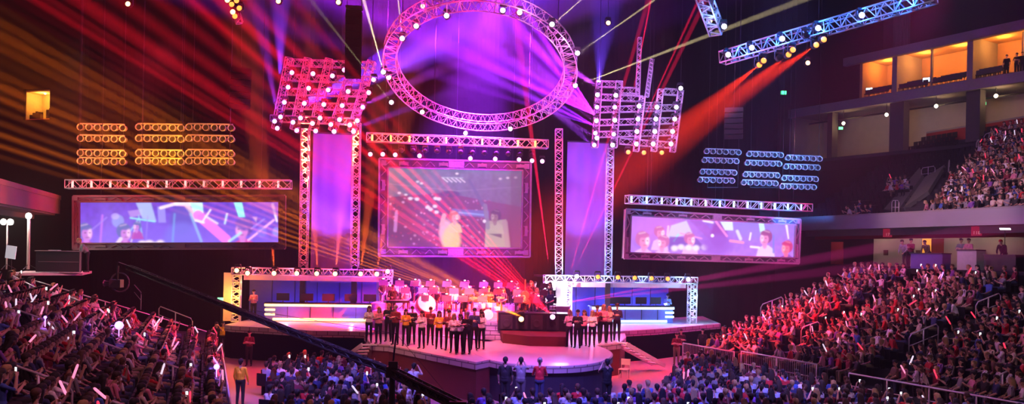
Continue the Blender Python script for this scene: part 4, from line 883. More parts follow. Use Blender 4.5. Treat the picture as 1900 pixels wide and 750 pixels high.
L_.poly([(X_(433), Yv(376)), (X_(448), Yv(376)), (X_(454), Yv(404)), (X_(442), Yv(404))], sc((.6, 1, .95)), .95); L_.line(X_(420), Yv(398), X_(416), Yv(416), 1.4, sc((.8, .9, 1)), .9)
head_pic(L_, X_(451), Yv(426), 1.35, sc((.42, .30, .72)), sc((.86, .50, .88)), sc((1, .72, .98)), sc((.85, .32, .68)), -1); L_.ell(X_(452), Yv(418), 12, 10, sc((.46, .34, .76)), .85, .4); L_.line(X_(424), Yv(450), X_(446), Yv(434), 2, sc((.7, .9, .98)), .8)
L_.line(X_(460), Yv(448), X_(508), Yv(410), 1.5, sc((1, .72, 1))); L_.line(X_(466), Yv(426), X_(490), Yv(408), 1.2, pp, .8); L_.line(X_(506), Yv(380), X_(514), Yv(412), 2.2, wh, .9, 1.4); L_.ell(X_(486), Yv(432), 7, 9, sc((.55, .48, .95)), .7); L_.ell(X_(513), Yv(432), 6, 7, sc((.62, .58, .98)), .8); L_.poly([(X_(468), Yv(404)), (X_(477), Yv(404)), (X_(475), Yv(414))], sc((.9, .7, .9)), .7)
L_.poly([(X_(460), Yv(376)), (X_(522), Yv(376)), (X_(522), Yv(405))], sc((.66, .36, .78)), .7)
YL = 43.0
screen('side_screen', P(149, 375, YL), P(519, 374, YL + .6), P(519, 451, YL + .6), P(149, 452, YL), L_, .3, 'wide left screen showing violet orchestra players, in a dark carved frame', 1.25, frame_dark, 'left')
R_ = Pic(300, 66, sc((.62, .42, .88)), sc((.72, .48, .92))); R_.noise(.25, 2); kx2 = 300 / 316.; X2 = lambda x: (x - 1168) * kx2; Y2 = lambda x, y: (y - (399 + (x - 1168) * .055)) * 66 / 73.
def q2(x, y): return X2(x), Y2(x, y)
R_.ell(*q2(1215, 420), 60, 26, sc((.88, .5, .92)), .6, 1.0); R_.ell(*q2(1410, 425), 60, 22, sc((.62, .52, .95)), .7, .8)
R_.poly([q2(1242, 418), q2(1270, 408), q2(1283, 436), q2(1236, 444)], sc((.86, .82, .95)), .8); R_.line(*q2(1256, 436), *q2(1248, 450), 1.2, cy_, .8); R_.line(*q2(1260, 434), *q2(1300, 445), 1.4, sc((.95, .6, .95)), .9)
R_.poly([q2(1240, 440), q2(1290, 444), q2(1310, 468), q2(1240, 468)], sc((.45, .30, .72)), .7)
R_.line(*q2(1237, 420), *q2(1234, 470), 1.6, sc((1, .8, 1)), .9)
for cx, cy, s_, tn in ((1222, 432, .95, 1), (1193, 447, 1.25, 1), (1228, 452, 1.05, -1), (1278, 446, 1.0, 1)): head_pic(R_, X2(cx), Y2(cx, cy), s_, sc((.80, .42, .70)), sc((.95, .56, .80)), sc((1, .92, 1)), sc((.92, .72, .95)), tn)
for x in (1250, 1262, 1276, 1290, 1306): R_.ell(*q2(x, 464 - (x % 5)), 6, 5, wh, .85, .8)
R_.line(*q2(1284, 404), *q2(1330, 452), 8, sc((.66, .36, .80)), .6)
R_.line(*q2(1302, 408), *q2(1320, 412), 2, wh, .8); R_.ell(*q2(1333, 436), 15, 26, sc((.60, .28, .72)), .85, .4); R_.ell(*q2(1330, 458), 28, 20, sc((.62, .38, .84)), .85, .5); R_.line(*q2(1326, 410), *q2(1348, 440), 2, sc((1, .6, .92)), .8); R_.ell(*q2(1320, 439), 3, 3, wh)
R_.poly([q2(1334, 410), q2(1358, 410), q2(1360, 428), q2(1344, 428)], sc((.9, .95, .98)), .85); R_.line(*q2(1368, 430), *q2(1375, 446), 3, sc((.88, .85, 1)), .9); R_.line(*q2(1395, 434), *q2(1393, 448), 1.6, wh, .9); R_.line(*q2(1355, 450), *q2(1380, 454), 2.4, sc((1, .6, .8)), .9)
R_.poly([q2(1410, 412), q2(1420, 412), q2(1425, 436), q2(1414, 436)], sc((.8, .95, 1)), .95); head_pic(R_, *q2(1425, 444), 1.2, sc((.62, .30, .58)), sc((.92, .55, .82)), sc((1, .85, .98)), sc((.9, .8, .98)), -1); R_.line(*q2(1396, 463), *q2(1412, 465), 2, wh, .9)
R_.line(*q2(1441, 440), *q2(1442, 476), 1.6, sc((.5, .5, 1)), .9); R_.line(*q2(1467, 418), *q2(1472, 446), 2.2, wh, .9, 1.2); head_pic(R_, *q2(1469, 466), 1.1, sc((.8, .25, .5)), sc((1, .45, .62)), sc((1, .7, .8)), sc((.6, .3, .7)), -1)
screen('side_screen', P(1169, 400, 47.1), P(1474, 417, 51.4), P(1472, 479, 51.4), P(1166, 469, 47.1), R_, .34, 'wide right screen showing pink and violet orchestra players, in a grey carved frame', 1.3, frame_grey, 'right')
M_ = Pic(250, 150, sc((.48, .50, .62)), sc((.44, .30, .46))); M_.noise(.3, 3); kc = 250 / 248.; XM = lambda x: (x - 720) * kc; YM = lambda y: (y - 310)
M_.poly([(0, 28), (60, 38), (130, 42), (250, 30), (250, 150), (0, 150)], sc((.50, .28, .42)), .92); M_.line(0, 30, 130, 41, .8, sc((.62, .55, .68)), .8); M_.line(130, 41, 250, 30, .8, sc((.6, .55, .68)), .8)
for k in range(5): M_.line(XM(819 + 8 * k), YM(327), XM(828 + 8 * k), YM(332 + 2), .9, wh, .95)
M_.line(XM(817), YM(326), XM(856), YM(326), .7, sc((.8, .85, .9)), .7); M_.ell(XM(845), YM(318), 3, 2, wh, .9, .6)
for x, y in ((926, 326), (940, 324), (955, 323), (773, 335), (780, 338), (740, 357), (752, 360)): M_.ell(XM(x), YM(y), 3, 2, wh, .8, .8)
M_.ell(XM(833), YM(357), 19, 6, sc((.32, .30, .46)), .9, .3); M_.line(XM(868), YM(330), XM(898), YM(383), 2, sc((.38, .42, .58)), .8, 4)
rr = np.random.RandomState(5)
for k in range(110):
    x, y = rr.uniform(0, 190), rr.uniform(48, 146); big = 64 < y < 90; M_.ell(x, y, rr.uniform(1, 2.6), rr.uniform(1, 2.2), sc((1, .7, .9)) if rr.rand() < .6 else sc((.8, .25, .4)), .75 if big else .5, .9)
for x, y in ((792, 383), (797, 387), (805, 381), (808, 392), (760, 367), (772, 368), (806, 366), (812, 367)): M_.ell(XM(x), YM(y), 4, 3, wh, .95, .8)
M_.poly([(XM(836), YM(385)), (XM(905), YM(388)), (XM(905), YM(402)), (XM(836), YM(396))], sc((.42, .50, .82)), .7); M_.line(XM(850), YM(392), XM(895), YM(396), 1.6, sc((.6, .75, 1)), .7)
M_.line(XM(735), YM(395), XM(733), YM(428), 3, sc((.9, .6, .9)), .7)
M_.ell(XM(826), YM(430), 13, 24, sc((1, .74, .82)), .95, .4); M_.ell(XM(836), YM(445), 17, 26, sc((1, .85, .55)), .9, .4); M_.ell(XM(843), YM(402), 9, 9, sc((1, .62, .66)), .9, .4); M_.line(XM(818), YM(415), XM(822), YM(398), 4, sc((1, .7, .75)), .9); head_pic(M_, XM(841), YM(400), .9, sc((.9, .45, .4)), sc((1, .66, .66)), sc((1, .9, .85)), sc((1, .82, .62)), 1); M_.line(XM(846), YM(408), XM(862), YM(402), 1.2, sc((.3, .2, .3)), .8)
M_.ell(XM(918), YM(402), 10, 12, sc((.36, .28, .40)), .9, .3); M_.poly([(XM(900), YM(408)), (XM(938), YM(404)), (XM(944), YM(458)), (XM(898), YM(458))], sc((.74, .70, .62)), .9); M_.line(XM(936), YM(410), XM(942), YM(456), 5, sc((.72, .60, .62)), .85); M_.poly([(XM(905), YM(424)), (XM(930), YM(432)), (XM(930), YM(440)), (XM(905), YM(432))], sc((.35, .28, .4)), .8)
head_pic(M_, XM(918), YM(398), 1.0, sc((.30, .24, .32)), sc((.62, .48, .50)), sc((.8, .7, .7)), sc((.76, .72, .64)), -1); M_.line(XM(898), YM(378), XM(904), YM(420), 4, sc((.55, .55, .62)), .8); M_.ell(XM(897), YM(408), 3.2, 3.2, wh); M_.ell(XM(930), YM(360), 60, 50, sc((.62, .40, .62)), .35, 1.2)
M_.poly([(XM(945), YM(310)), (XM(968), YM(310)), (XM(968), YM(460)), (XM(950), YM(460))], sc((.5, .32, .5)), .5)
screen('main_screen', P(720, 311, 50), P(969, 317, 51.6), P(967, 461, 51.6), P(719, 459, 50), M_, .54, 'large centre screen showing performers on stage, in a wide carved violet-grey frame', 1.0, mat('carved_violet_frame', (.34, .30, .40), .55, scale=8, bump=.5), 'main')
# ------------------------------------------------------------------ upper right trusses and hanging things
T4 = truss_thing('flown_truss', P(1340, 108, 40), P(1735, -8, 33), .55, 'long slanting blue-lit truss flown at the upper right', None, 13, rc=.04, rl=.025)
T5 = truss_thing('flown_truss', P(1330, 58, 38), P(1297, -30, 36), .55, 'short blue-white truss end poking down at the top edge', None, 5, rc=.045, rl=.035)
cable_pair(T4, P(1340, 108, 40), P(1735, -8, 33), (.1, .5)); cable_pair(T5, P(1330, 58, 38), P(1297, -30, 36), (.1, .8))
A4, B4 = P(1340, 108, 40), P(1735, -8, 33)
for k, x in enumerate((1347, 1398, 1460, 1529, 1607)):
    p = A4.lerp(B4, (x - 1340) / 395.) + Vector((0, -.35, 0)); lamp('white', p, 'white light inside the slanting blue truss, %s from its lower end' % ORD[k], 'white lights in the blue truss')
lamp('white', P(1342, 51, 37.5), 'bright white light in the end of the short blue-white truss')
for k, (x, y) in enumerate(((1407, 122), (1415, 114), (1461, 103), (1469, 94), (1512, 85), (1526, 75))):
    lamp('orange', P(x, y, 37.8 - k * .3), 'orange-red spotlight hanging under the slanting blue truss, %s from its lower end' % ORD[k], 'orange spotlights under the blue truss')
for k, (x, y) in enumerate(((1445, 108), (1495, 66), (1590, 48), (1650, 28), (1720, 8), (1666, 22))):
    lamp('dark', P(x, y, 36.5 - k * .4), 'unlit blue-tinted moving light hanging under the slanting blue truss, %s from its lower end' % ORD[k], 'unlit lights under the blue truss')
for k, (x, y, Y, lab) in enumerate(((240, 9, 42, 'lone round house light at the top left of the dark roof'), (518, 4, 44, 'small house light at the top edge above the left lattice'), (629, 6, 44, 'small house light at the top edge beside the black loudspeaker column'), (785, 13, 48, 'house light just above the upper left of the ring'), (1128, 44, 47, 'house light right of the ring with a faint beam'), (1497, 118, 46, 'house light hanging below the blue truss, left of the suites'), (1316, 40, 44, 'tiny orange light left of the short blue-white truss'))):
    o = lamp('amber', P(x, y, Y), lab, 'small warm house lights'); MB().tube((0, .02, .3), (0, .02, 33.9 - o.location.z), .015, n=5).obj('hanging_cable', dark_metal, o)
# red lamp cluster top left
for k, (x, y, c) in enumerate(((424, 2, 'amber'), (432, 10, 'orange'), (434, 24, 'amber'), (446, 17, 'orange'), (438, 32, 'orange'), (429, -2, 'orange'), (441, 3, 'orange'))):
    lamp(c, P(x, y, 40), 'small %s light in the red cluster at the top edge, %s from its top' % (c, ORD[[1, 3, 5, 4, 6, 0, 2][k]]), 'red light cluster at the top left')
mb = MB(); a = P(437, 20, 40.4); e = empty('cluster_frame', a, .4, 'dark frame holding the red light cluster at the top edge', 'frame'); truss_into(mb, (-.35, 0, 1.3), (.2, 0, -.6), .3, .3, 4); mb.obj('truss', steel, e); MB().tube((0, 0, 0), (0, 0, 33.9 - a.z), .02, n=5).obj('hoist_cable', dark_metal, e)
# black loudspeaker column over the left lattice
p = P(656, 82, 44.5); e = empty('loudspeaker_column', p, .1, 'tall black column of loudspeakers hanging in front of the left lattice', 'loudspeaker'); 
for k in range(9): MB().box((0, 0, -1.65 + k * .41), (.84, .7, .38)).obj('cabinet', black_cloth, e)
MB().box((0, 0, 2.0), (.9, .6, .1)).obj('flying_frame', dark_metal, e)
for s in (-.4, .4): MB().tube((s, 0, 2.0), (s, 0, 33.9 - p.z), .02, n=5).obj('hoist_cable', dark_metal, e)
def line_array(p, n, lab, rz, curve):
    e = empty('loudspeaker_array', p, rz, lab, 'loudspeaker'); z = 0; y = 0; a = 0
    for k in range(n):
        M = Matrix.Rotation(a, 3, 'X'); MB().box((0, y, z), (1.0, .5, .26), M=M).obj('cabinet', plastic, e); a += curve; z -= .29 * math.cos(a); y += .29 * math.sin(a)
    MB().tube((0, 0, .1), (0, 0, 33.9 - p.z), .02, n=5).obj('hoist_cable', dark_metal, e)
line_array(P(447, 132, 41), 7, 'faint curved loudspeaker array hanging in the red haze, left', .4, .08)
line_array(P(1362, 205, 46), 6, 'faint curved loudspeaker array hanging right of the lattice', -.3, .08)
# ------------------------------------------------------------------ camera crane over the crowd
e = empty('camera_crane', P(728, 690, 26), 0, 'long black camera crane reaching across the left crowd toward the left screen', 'crane'); o0 = Vector(e.location)
tip, piv, tail = P(238, 496, 36) - o0, Vector((0, 0, 0)), P(850, 752, 23.6) - o0
bm_ = mat('crane_black', (.012, .012, .013), .5, .2)
mb = MB(); truss_into(mb, tip, piv, .17, .17, 26, rc=.035, rl=.02); mb.bar(tip, piv, .12, .10); truss_into(mb, piv, tail, .22, .22, 8, rc=.045, rl=.02); mb.bar(piv, tail, .18, .18); mb.obj('boom', bm_, e)
mb = MB(); mb.tube((0, 0, -o0.z + .3), (0, 0, .1), .12, .09, 10); mb.box((0, 0, 0), (.35, .4, .35)); mb.obj('post', bm_, e)
mb = MB(); mb.tube((0, 0, .1), (.1, 0, 1.25), .03); mb.obj('king_post', bm_, e)
mb = MB(); mb.tube((.1, 0, 1.22), tail * .95, .008, n=4); mb.tube((.1, 0, 1.22), tip * .55, .008, n=4); mb.obj('guy_wires', bm_, e)
mb = MB()
for a in (.3, 2.4, 4.5): mb.bar((0, 0, -o0.z + .35), (1.1 * math.cos(a), 1.1 * math.sin(a), -o0.z + .1), .1, .1); mb.lathe([(.06, -.03), (.12, -.03), (.12, .03), (.06, .03)], (1.1 * math.cos(a), 1.1 * math.sin(a), -o0.z + .12), 10, Matrix.Rotation(PI / 2, 3, 'X'))
mb.obj('wheeled_base', bm_, e)
mb = MB(); mb.box(tail + Vector((.0, -.0, -.1)), (.5, .4, .45)); mb.obj('counterweight', bm_, e)
hd = P(216, 520, 36) - o0; mb = MB(); mb.bar(tip, tip + Vector((-.45, 0, .15)), .14, .14); mb.tube(tip + Vector((-.45, 0, .2)), tip + Vector((-.5, 0, -.7)), .05); mb.obj('head_bracket', bm_, e)
mb = MB(); mb.box(hd + Vector((0, 0, -.15)), (.5, .35, .35)); mb.lathe([(.1, 0), (.12, .25), (.15, .28), (.11, .29)], hd + Vector((-.25, 0, -.15)), 12, Matrix.Rotation(-PI / 2, 3, 'Y')); mb.path([hd + Vector((.15 + .42 * math.cos(a), 0, -.1 + .42 * math.sin(a))) for a in np.linspace(0, 2 * PI, 20)[:-1]], .035, 6, True); mb.obj('remote_camera', mat('camera_housing', (.06, .065, .06), .4), e)
mb = MB(); mb.box((.05, -.2, .25), (.3, .05, .22)); mb.obj('operator_monitor', plastic, e)
# ------------------------------------------------------------------ left camera platform, lamps, board
p0 = P(18, 509, 37.6); p1 = P(153, 511, 39.6); e = empty('camera_platform', p0, 0, 'black platform ledge with pale front edge above the left stand', 'platform'); d = p1 - p0
mb = MB(); mb.prism([(0, 0), (d.x, d.y), (d.x - 1.2, d.y + 3.2), (-1.2, 3.2)], -.06, .06); mb.obj('edge_slab', mat('pale_edge', (.6, .58, .56), .5), e)
mb = MB(); mb.prism([(.05, .05), (d.x - .05, d.y + .05), (d.x - 1.2, d.y + 3), (-1.1, 3)], -p0.z, -.06); mb.obj('skirt', black_cloth, e)
c0, c1 = P(66, 505, 38.4), P(150, 506, 39.2); e = empty('black_equipment_counter', c0, 0, 'long black counter with thin grey seams standing on the left platform', 'counter'); d = c1 - c0; ang = math.atan2(d.y, d.x)
L = math.hypot(d.x, d.y); R = Matrix.Rotation(ang, 3, 'Z'); mb = MB(); mb.box(R @ Vector((L / 2, .4, .5)), (L, .8, .98), rz=ang); mb.obj('body', plastic, e)
mb = MB(); mb.box(R @ Vector((L / 2, -.02, .5)), (L - .2, .02, .025), rz=ang); mb.box(R @ Vector((L - .03, -.02, .5)), (.08, .05, 1.0), rz=ang); mb.box(R @ Vector((L / 2, .38, 1.01)), (L + .1, .9, .04), rz=ang); mb.obj('trim_edges', mat('seam_grey', (.22, .2, .2), .5), e)
mb = MB(); q = c0 + R @ Vector((.75, .3, 1.05)); mb.box((0, 0, 0), (.45, .3, .03)); tag(mb.obj('paper_sheet', white_paint, loc=q), 'white paper lying on the black counter at left', 'paper')
q = c0 + R @ Vector((L + .25, .3, 0)); person('person', 'stand_lean', q, ang + PI / 2 + .25, 'person in dark clothes leaning over the right end of the black counter', top='grey', bottom='black', hc='blond')
hot = mat('white_hot_floodlight', (1, .97, .9), .4, emit=(1, .96, .88), strength=14)
def lamp_stand(x, ylamp, ybase, Y, n, lab):
    b = P(x, ybase, Y); t = P(x, ylamp, Y); e = empty('floodlight_stand', b, 0, lab, 'lamp'); h = t.z - b.z; MB().tube((0, 0, 0), (0, 0, h - .1), .07 if n == 1 else .035).obj('pole', mat('pale_pole', (.4, .33, .3), .5), e)
    mb = MB()
    for a in (.5, 2.6, 4.7): mb.tube((0, 0, .25), (.4 * math.cos(a), .4 * math.sin(a), 0), .02)
    mb.obj('tripod_feet', dark_metal, e)
    for k in range(n):
        xo = (k - (n - 1) / 2) * .34; hh = MB(); hh.lathe([(.1, -.12), (.17, 0), (.18, .05), (.15, .05)], (xo, 0, h), 12, Matrix.Rotation(PI / 2, 3, 'X')); o = hh.obj('lamp_housing', dark_metal, e)
        MB().lathe([(.05, 0), (.15, .01), (.13, .05), (.03, .08)], (xo, -.03, h), 12, Matrix.Rotation(PI / 2, 3, 'X')).obj('bulb', hot, o)
    return t
tl1 = lamp_stand(52, 401, 500, 39.6, 1, 'tall floodlight stand with one white-hot lamp at the left edge'); tl2 = lamp_stand(12, 412, 500, 40.0, 2, 'floodlight stand with two white-hot lamps at the far left edge')
q = P(20, 482, 39); e = empty('white_board', q, -.1, 'tilted white board on a thin stand at the far left edge', 'board'); MB().box((0, 0, .36), (.52, .04, .62), M=Matrix.Rotation(.12, 3, 'Y')).obj('sheet', mat('white_board_sheet', (.85, .85, .88), .5, emit=(.9, .9, 1), strength=.35), e); MB().tube((0, .05, -.6), (0, .05, .3), .02).obj('stand', dark_metal, e)
# ------------------------------------------------------------------ choir, orchestra and named people
def face(dx, dy): return math.atan2(dy, dx) - PI / 2
folder_me = None
def folder(loc, rz, label, opened=True, group='open black folders held by the choir'):
    global folder_me
    if folder_me is None:
        mb = MB()
        for s in (-1, 1): mb.quad((0, 0, 0), (s * .24, 0, .07), (s * .24, .30, .11), (0, .30, .04), .012, 0) if s > 0 else mb.quad((s * .24, 0, .07), (0, 0, 0), (0, .30, .04), (s * .24, .30, .11), .012, 0)
        for s in (-1, 1):
            pts = [(s * .02, .02, .022), (s * .22, .02, .08), (s * .22, .28, .115), (s * .02, .28, .058)]
            mb.quad(*(pts if s > 0 else [pts[1], pts[0], pts[3], pts[2]]), .004, 1)
        folder_me = mb.mesh('folder', [plastic, mat('sheet_paper', (.8, .78, .75), .7)])
    o = bpy.data.objects.new('music_folder', folder_me); COL.objects.link(o); o.location = loc; o.rotation_euler = (0, 0, rz); tag(o, label, 'folder', group); return o
choirL = [(684, 636, 'long', 'brown', 'white', 1, .97), (702, 638, 'long', 'blond', 'pink', 0, .96), (720, 634, 'short', 'blond', 'black', 0, 1.03), (733, 640, 'short', 'grey', 'maroon', 0, 1.03), (752, 642, 'long', 'brown', 'yellow', 0, .95), (764, 639, 'short', 'brown', 'black', 0, 1.0), (782, 647, 'long', 'dark brown', 'white', 0, .95), (798, 641, 'short', 'dark brown', 'maroon', 1, 1.0), (814, 648, 'long', 'brown', 'yellow', 0, .96), (832, 650, 'short', 'dark brown', 'maroon', 0, 1.0), (841, 655, 'long', 'blond', 'white', 0, .95), (853, 656, 'long', 'brown', 'white', 1, .96), (866, 657, 'short', 'grey', 'black', 0, 1.02), (879, 650, 'short', 'dark brown', 'navy', 0, 1.05), (893, 648, 'long', 'dark brown', 'white', 0, .96)]
choirR = [(1056, 644, 'long', 'blond', 'white', 0, .98), (1071, 646, 'short', 'dark brown', 'black', 0, 1.0), (1083, 642, 'long', 'brown', 'pink', 0, .96), (1098, 644, 'long', 'blond', 'white', 0, .97), (1107, 637, 'short', 'brown', 'maroon', 0, 1.04), (1119, 636, 'long', 'blond', 'pink', 0, 1.06), (1130, 634, 'long', 'blond', 'cream', 0, 1.0), (1144, 634, 'short', 'dark brown', 'navy', 0, 1.08)]
for side, lst in (('left', choirL), ('right', choirR)):
    for i, (x, y, hair, hc, tp, sk, s) in enumerate(lst):
        p = PZ(x, y, ZD); rz = face(-.1 - p.x * .02, -1) + RNG.uniform(-.2, .2)
        o, g = person('person', 'stand_folder', p, rz, '%s singer from the left of the %s choir, %s haired, %s top' % (ORD[i], side, hc, tp), 'person', '%s choir' % side, hair=hair, hc=hc, skin=sk, top=tp, bottom='black', scale=s, **({'sleeve': 'long'}))
        gl = at_local(p, rz, (0, .33, 1.19), s); folder(gl, rz, 'open black folder held by the %s singer from the left of the %s choir' % (ORD[i], side))
# instruments
def violin_proto():
    wd_ = mat('varnished_wood', (.32, .1, .03), .3); e = empty('violin', (0, 0, 0), 0, 'x', 'violin'); mb = MB()
    mb.lathe([(.09, 0), (.105, .01), (.105, .04), (.09, .05)], (0, 0, 0), 12); mb.lathe([(.07, 0), (.085, .01), (.085, .04), (.07, .05)], (0, .17, 0), 12); mb.box((0, .09, .025), (.11, .12, .045)); mb.obj('body', wd_, e)
    mb = MB(); mb.bar((0, .22, .04), (0, .46, .05), .03, .02); mb.obj('neck', dark_metal, e); mb = MB(); mb.tube((-.3, .1, .09), (.35, .22, .1), .008); mb.obj('bow', wd_, e); return freeze(e)
VP = violin_proto()
def stand_proto():
    e = empty('music_stand', (0, 0, 0), 0, 'x', 'music stand'); mb = MB(); mb.tube((0, 0, 0), (0, 0, 1.0), .018); 
    for a in (0, 2.1, 4.2): mb.tube((0, 0, .2), (.25 * math.cos(a), .25 * math.sin(a), 0), .012)
    mb.obj('pole', dark_metal, e); M = Matrix.Rotation(-.5, 3, 'X'); MB().box((0, 0, 1.12), (.5, .02, .34), M=M).obj('desk', dark_metal, e)
    MB().box((0, .03, 1.14), (.42, .012, .3), M=M).obj('sheet_music', mat('white_sheet_music', (.85, .85, .85), .6), e)
    mb = MB(); mb.tube((0, .0, 1.28), (0, .12, 1.36), .012); mb.obj('lamp_arm', dark_metal, e)
    MB().lathe([(.03, -.02), (.055, 0), (.03, .02)], (0, .13, 1.35), 8).obj('lamp', mat('stand_lamp_bulb', (1, .9, 1), .5, emit=(1, .85, 1), strength=9), e); return freeze(e)
SP = stand_proto()
def chair_proto(nm, m, lab):
    e = empty(nm, (0, 0, 0), 0, lab, 'chair'); MB().box((0, -.05, .42), (.42, .42, .05)).obj('seat', m, e); MB().box((0, -.27, .68), (.42, .04, .36)).obj('backrest', m, e)
    for sx in (-1, 1):
        for sy in (-1, 1): MB().tube((sx * .18, sy * .17 - .05, 0), (sx * .18, sy * .17 - .05, .4), .014).obj('leg', dark_metal, e)
    return freeze(e)
CP = chair_proto('orchestra_chair', plastic, 'x')
rowsn = ['front', 'middle', 'back']
for r, (x0, x1, y0, z) in enumerate(risers):
    n = (9, 11, 11)[r]
    for i in range(n):
        if r == 0 and i in (0, 1, 6): continue
        x = x0 + .5 + (x1 - x0 - 1.0) * (i + .25 * (r % 2)) / (n - .5) + RNG.uniform(-.1, .1); y = y0 + 1.0 + .4 * (x - x0) / 10 + RNG.uniform(-.1, .1)
        rz = face(-.15 - .06 * (x + 2), -1) + RNG.uniform(-.25, .25); hair = RNG.choice(['short', 'long']); hc = RNG.choice(['black', 'dark brown', 'brown', 'blond']); tp = RNG.choice(['black', 'white', 'black', 'navy', 'pink'])
        lab = 'the %s musician from the left in the %s orchestra row' % (ORD[i], rowsn[r])
        dup(CP, (x, y, z), rz, 'black chair under ' + lab, 'orchestra chairs')
        pose = 'sit_violin' if (i + r) % 3 != 2 else 'sit_lap'
        person('person', pose, (x, y, z), rz, 'seated musician in %s, %s from the left in the %s orchestra row' % (tp, ORD[i], rowsn[r]), 'person', 'orchestra', hair=hair, hc=hc, top=tp, bottom='black')
        if pose == 'sit_violin':
            g = at_local((x, y, z), rz, (-.13, .16, .93)); dup(VP, g, rz + .5, 'violin held by ' + lab, 'violins of the orchestra')
        g = at_local((x, y, z), rz, (.02, .72, 0)); g.z = z; 
        if g.y < y0 + .05: g.y = y0 + .05
        dup(SP, g, rz + PI, 'lit music stand before ' + lab, 'lit music stands')
# bass drum, drum kit, timpani-like double bass
p = P(789, 578, 42.2); dm = mat('drum_shell', (.5, .1, .1), .4); hd_ = mat('drum_head', (.8, .72, .74), .5)
e = empty('bass_drum', (p.x, p.y, 2.35), .5, 'tilted pinkish bass drum on a stand at the left front of the orchestra', 'drum'); M = Matrix.Rotation(PI / 2 - .5, 3, 'X')
MB().lathe([(.5, -.22), (.52, -.22), (.52, .22), (.5, .22)], (0, 0, .75), 24, M).obj('shell', dm, e, True); mb = MB(); mb.lathe([(.49, -.235), (.1, -.24)], (0, 0, .75), 24, M); mb.lathe([(.49, .235), (.1, .24)], (0, 0, .75), 24, M); mb.obj('heads', hd_, e)
mb = MB(); 
for s in (-1, 1): mb.tube((s * .4, .3, 0), (0, 0, .5), .02); mb.tube((s * .4, -.3, 0), (0, 0, .5), .02)
mb.obj('stand', dark_metal, e)
p = P(905, 575, 42.4); e = empty('drum_kit', (p.x, p.y, 2.35), .1, 'drum kit with white heads and shining cymbals right of the orchestra centre', 'drum kit')
wh_sh = mat('white_drum_shell', (.8, .78, .8), .3); cy = mat('brass_cymbal', (.85, .65, .3), .25, .8)
R90 = Matrix.Rotation(PI / 2, 3, 'X'); MB().lathe([(.26, -.2), (.28, -.2), (.28, .2), (.26, .2)], (0, 0, .3), 18, R90).obj('kick_drum', wh_sh, e, True)
for x, y, z, r in ((-.3, -.1, .75, .17), (.05, -.1, .8, .17), (.45, .1, .6, .2), (-.5, .2, .55, .18)): MB().lathe([(r - .01, -.12), (r, -.1), (r, .1), (r - .01, .12)], (x, y, z), 14).obj('drum', wh_sh, e, True)
for x, y, z in ((-.75, 0, 1.15), (.65, -.1, 1.2), (.1, .35, 1.3)):
    mb = MB(); mb.lathe([(.24, 0), (.05, .02), (.03, .05)], (x, y, z), 16, Matrix.Rotation(.25, 3, 'X')); mb.obj('cymbal', cy, e); MB().tube((x, y, 0), (x, y, z), .015).obj('cymbal_stand', steel, e)
person('person', 'stand_drum', (p.x + .0, p.y + .75, 2.35), face(0, -1), 'drummer in dark clothes behind the white drum kit', top='black', hc='black')
for k, (x, lab) in enumerate(((985, 'double bass player standing at the right end of the orchestra'), (733, 'keyboard player in black standing at the left end of the orchestra'))):
    p = P(x, 578, 43.6); p.z = 2.65 if k == 0 else 2.35; p.y = 44.2 if k == 0 else 42.6
    person('person', 'stand_drum', p, face(-.4 if k == 0 else .5, -1), lab, hair='long' if k == 0 else 'short', top='black', hc='brown')
    if k == 0:
        e = empty('double_bass', p + Vector((-.35, -.35, 0)), .3, 'large brown double bass at the right end of the orchestra', 'double bass'); wd2 = mat('bass_wood', (.28, .09, .03), .35); M = Matrix.Rotation(-.15, 3, 'X') @ R90
        mb = MB(); mb.lathe([(.3, -.1), (.33, -.08), (.33, .08), (.3, .1)], (0, 0, .5), 18, R90); mb.lathe([(.22, -.1), (.25, -.08), (.25, .08), (.22, .1)], (0, .0, .98), 18, R90); mb.box((0, 0, .76), (.32, .18, .3)); mb.obj('body', wd2, e, False)
        MB().bar((0, -.08, 1.1), (0, -.02, 1.85), .06, .05).obj('neck', dark_metal, e); MB().tube((0, 0, 0), (0, 0, .2), .02).obj('endpin', steel, e)
    else:
        e = empty('keyboard', p + Vector((.3, -.55, 0)), .5, 'dark keyboard with pale keys at the left end of the orchestra', 'keyboard'); MB().box((0, 0, .9), (1.3, .4, .12)).obj('case', plastic, e); MB().box((0, .1, .97), (1.2, .16, .02)).obj('keys', white_paint, e)
        mb = MB(); mb.tube((-.5, 0, 0), (.5, 0, .85), .02); mb.tube((.5, 0, 0), (-.5, 0, .85), .02); mb.obj('stand', dark_metal, e)
# stage floor lamps that throw the two fans
lamp('amber', P(967, 592, 40.0), 'blazing orange stage light on the dark wall, throwing the orange fan of beams'); lamp('pink', P(1025, 588, 40.0), 'blazing pink stage light on the dark wall, throwing the red fan of beams')
# lamps along the booth trusses
for k, x in enumerate((461, 510, 552, 589, 623, 670, 700)): lamp('amber', P(x, 507 + k * .3, 45.0 + k * .2), 'white-hot lamp along the top truss of the orange-lit booth, %s from the left' % ORD[k], 'lamps on the left booth truss')
for k, x in enumerate((1070, 1109, 1146, 1177, 1208, 1238, 1276)): lamp('orange' if 0 < k < 6 else 'white', P(x, 513 + k * .9, 48.0 + k * .28), 'lamp along the top truss of the blue-lit booth, %s from the left' % ORD[k], 'lamps on the right booth truss')
lamp('amber', P(441, 502, 45.0), 'white lamp at the top left corner of the orange-lit booth'); lamp('pink', P(720, 504, 46.3), 'pink-white lamp at the top right corner of the orange-lit booth')
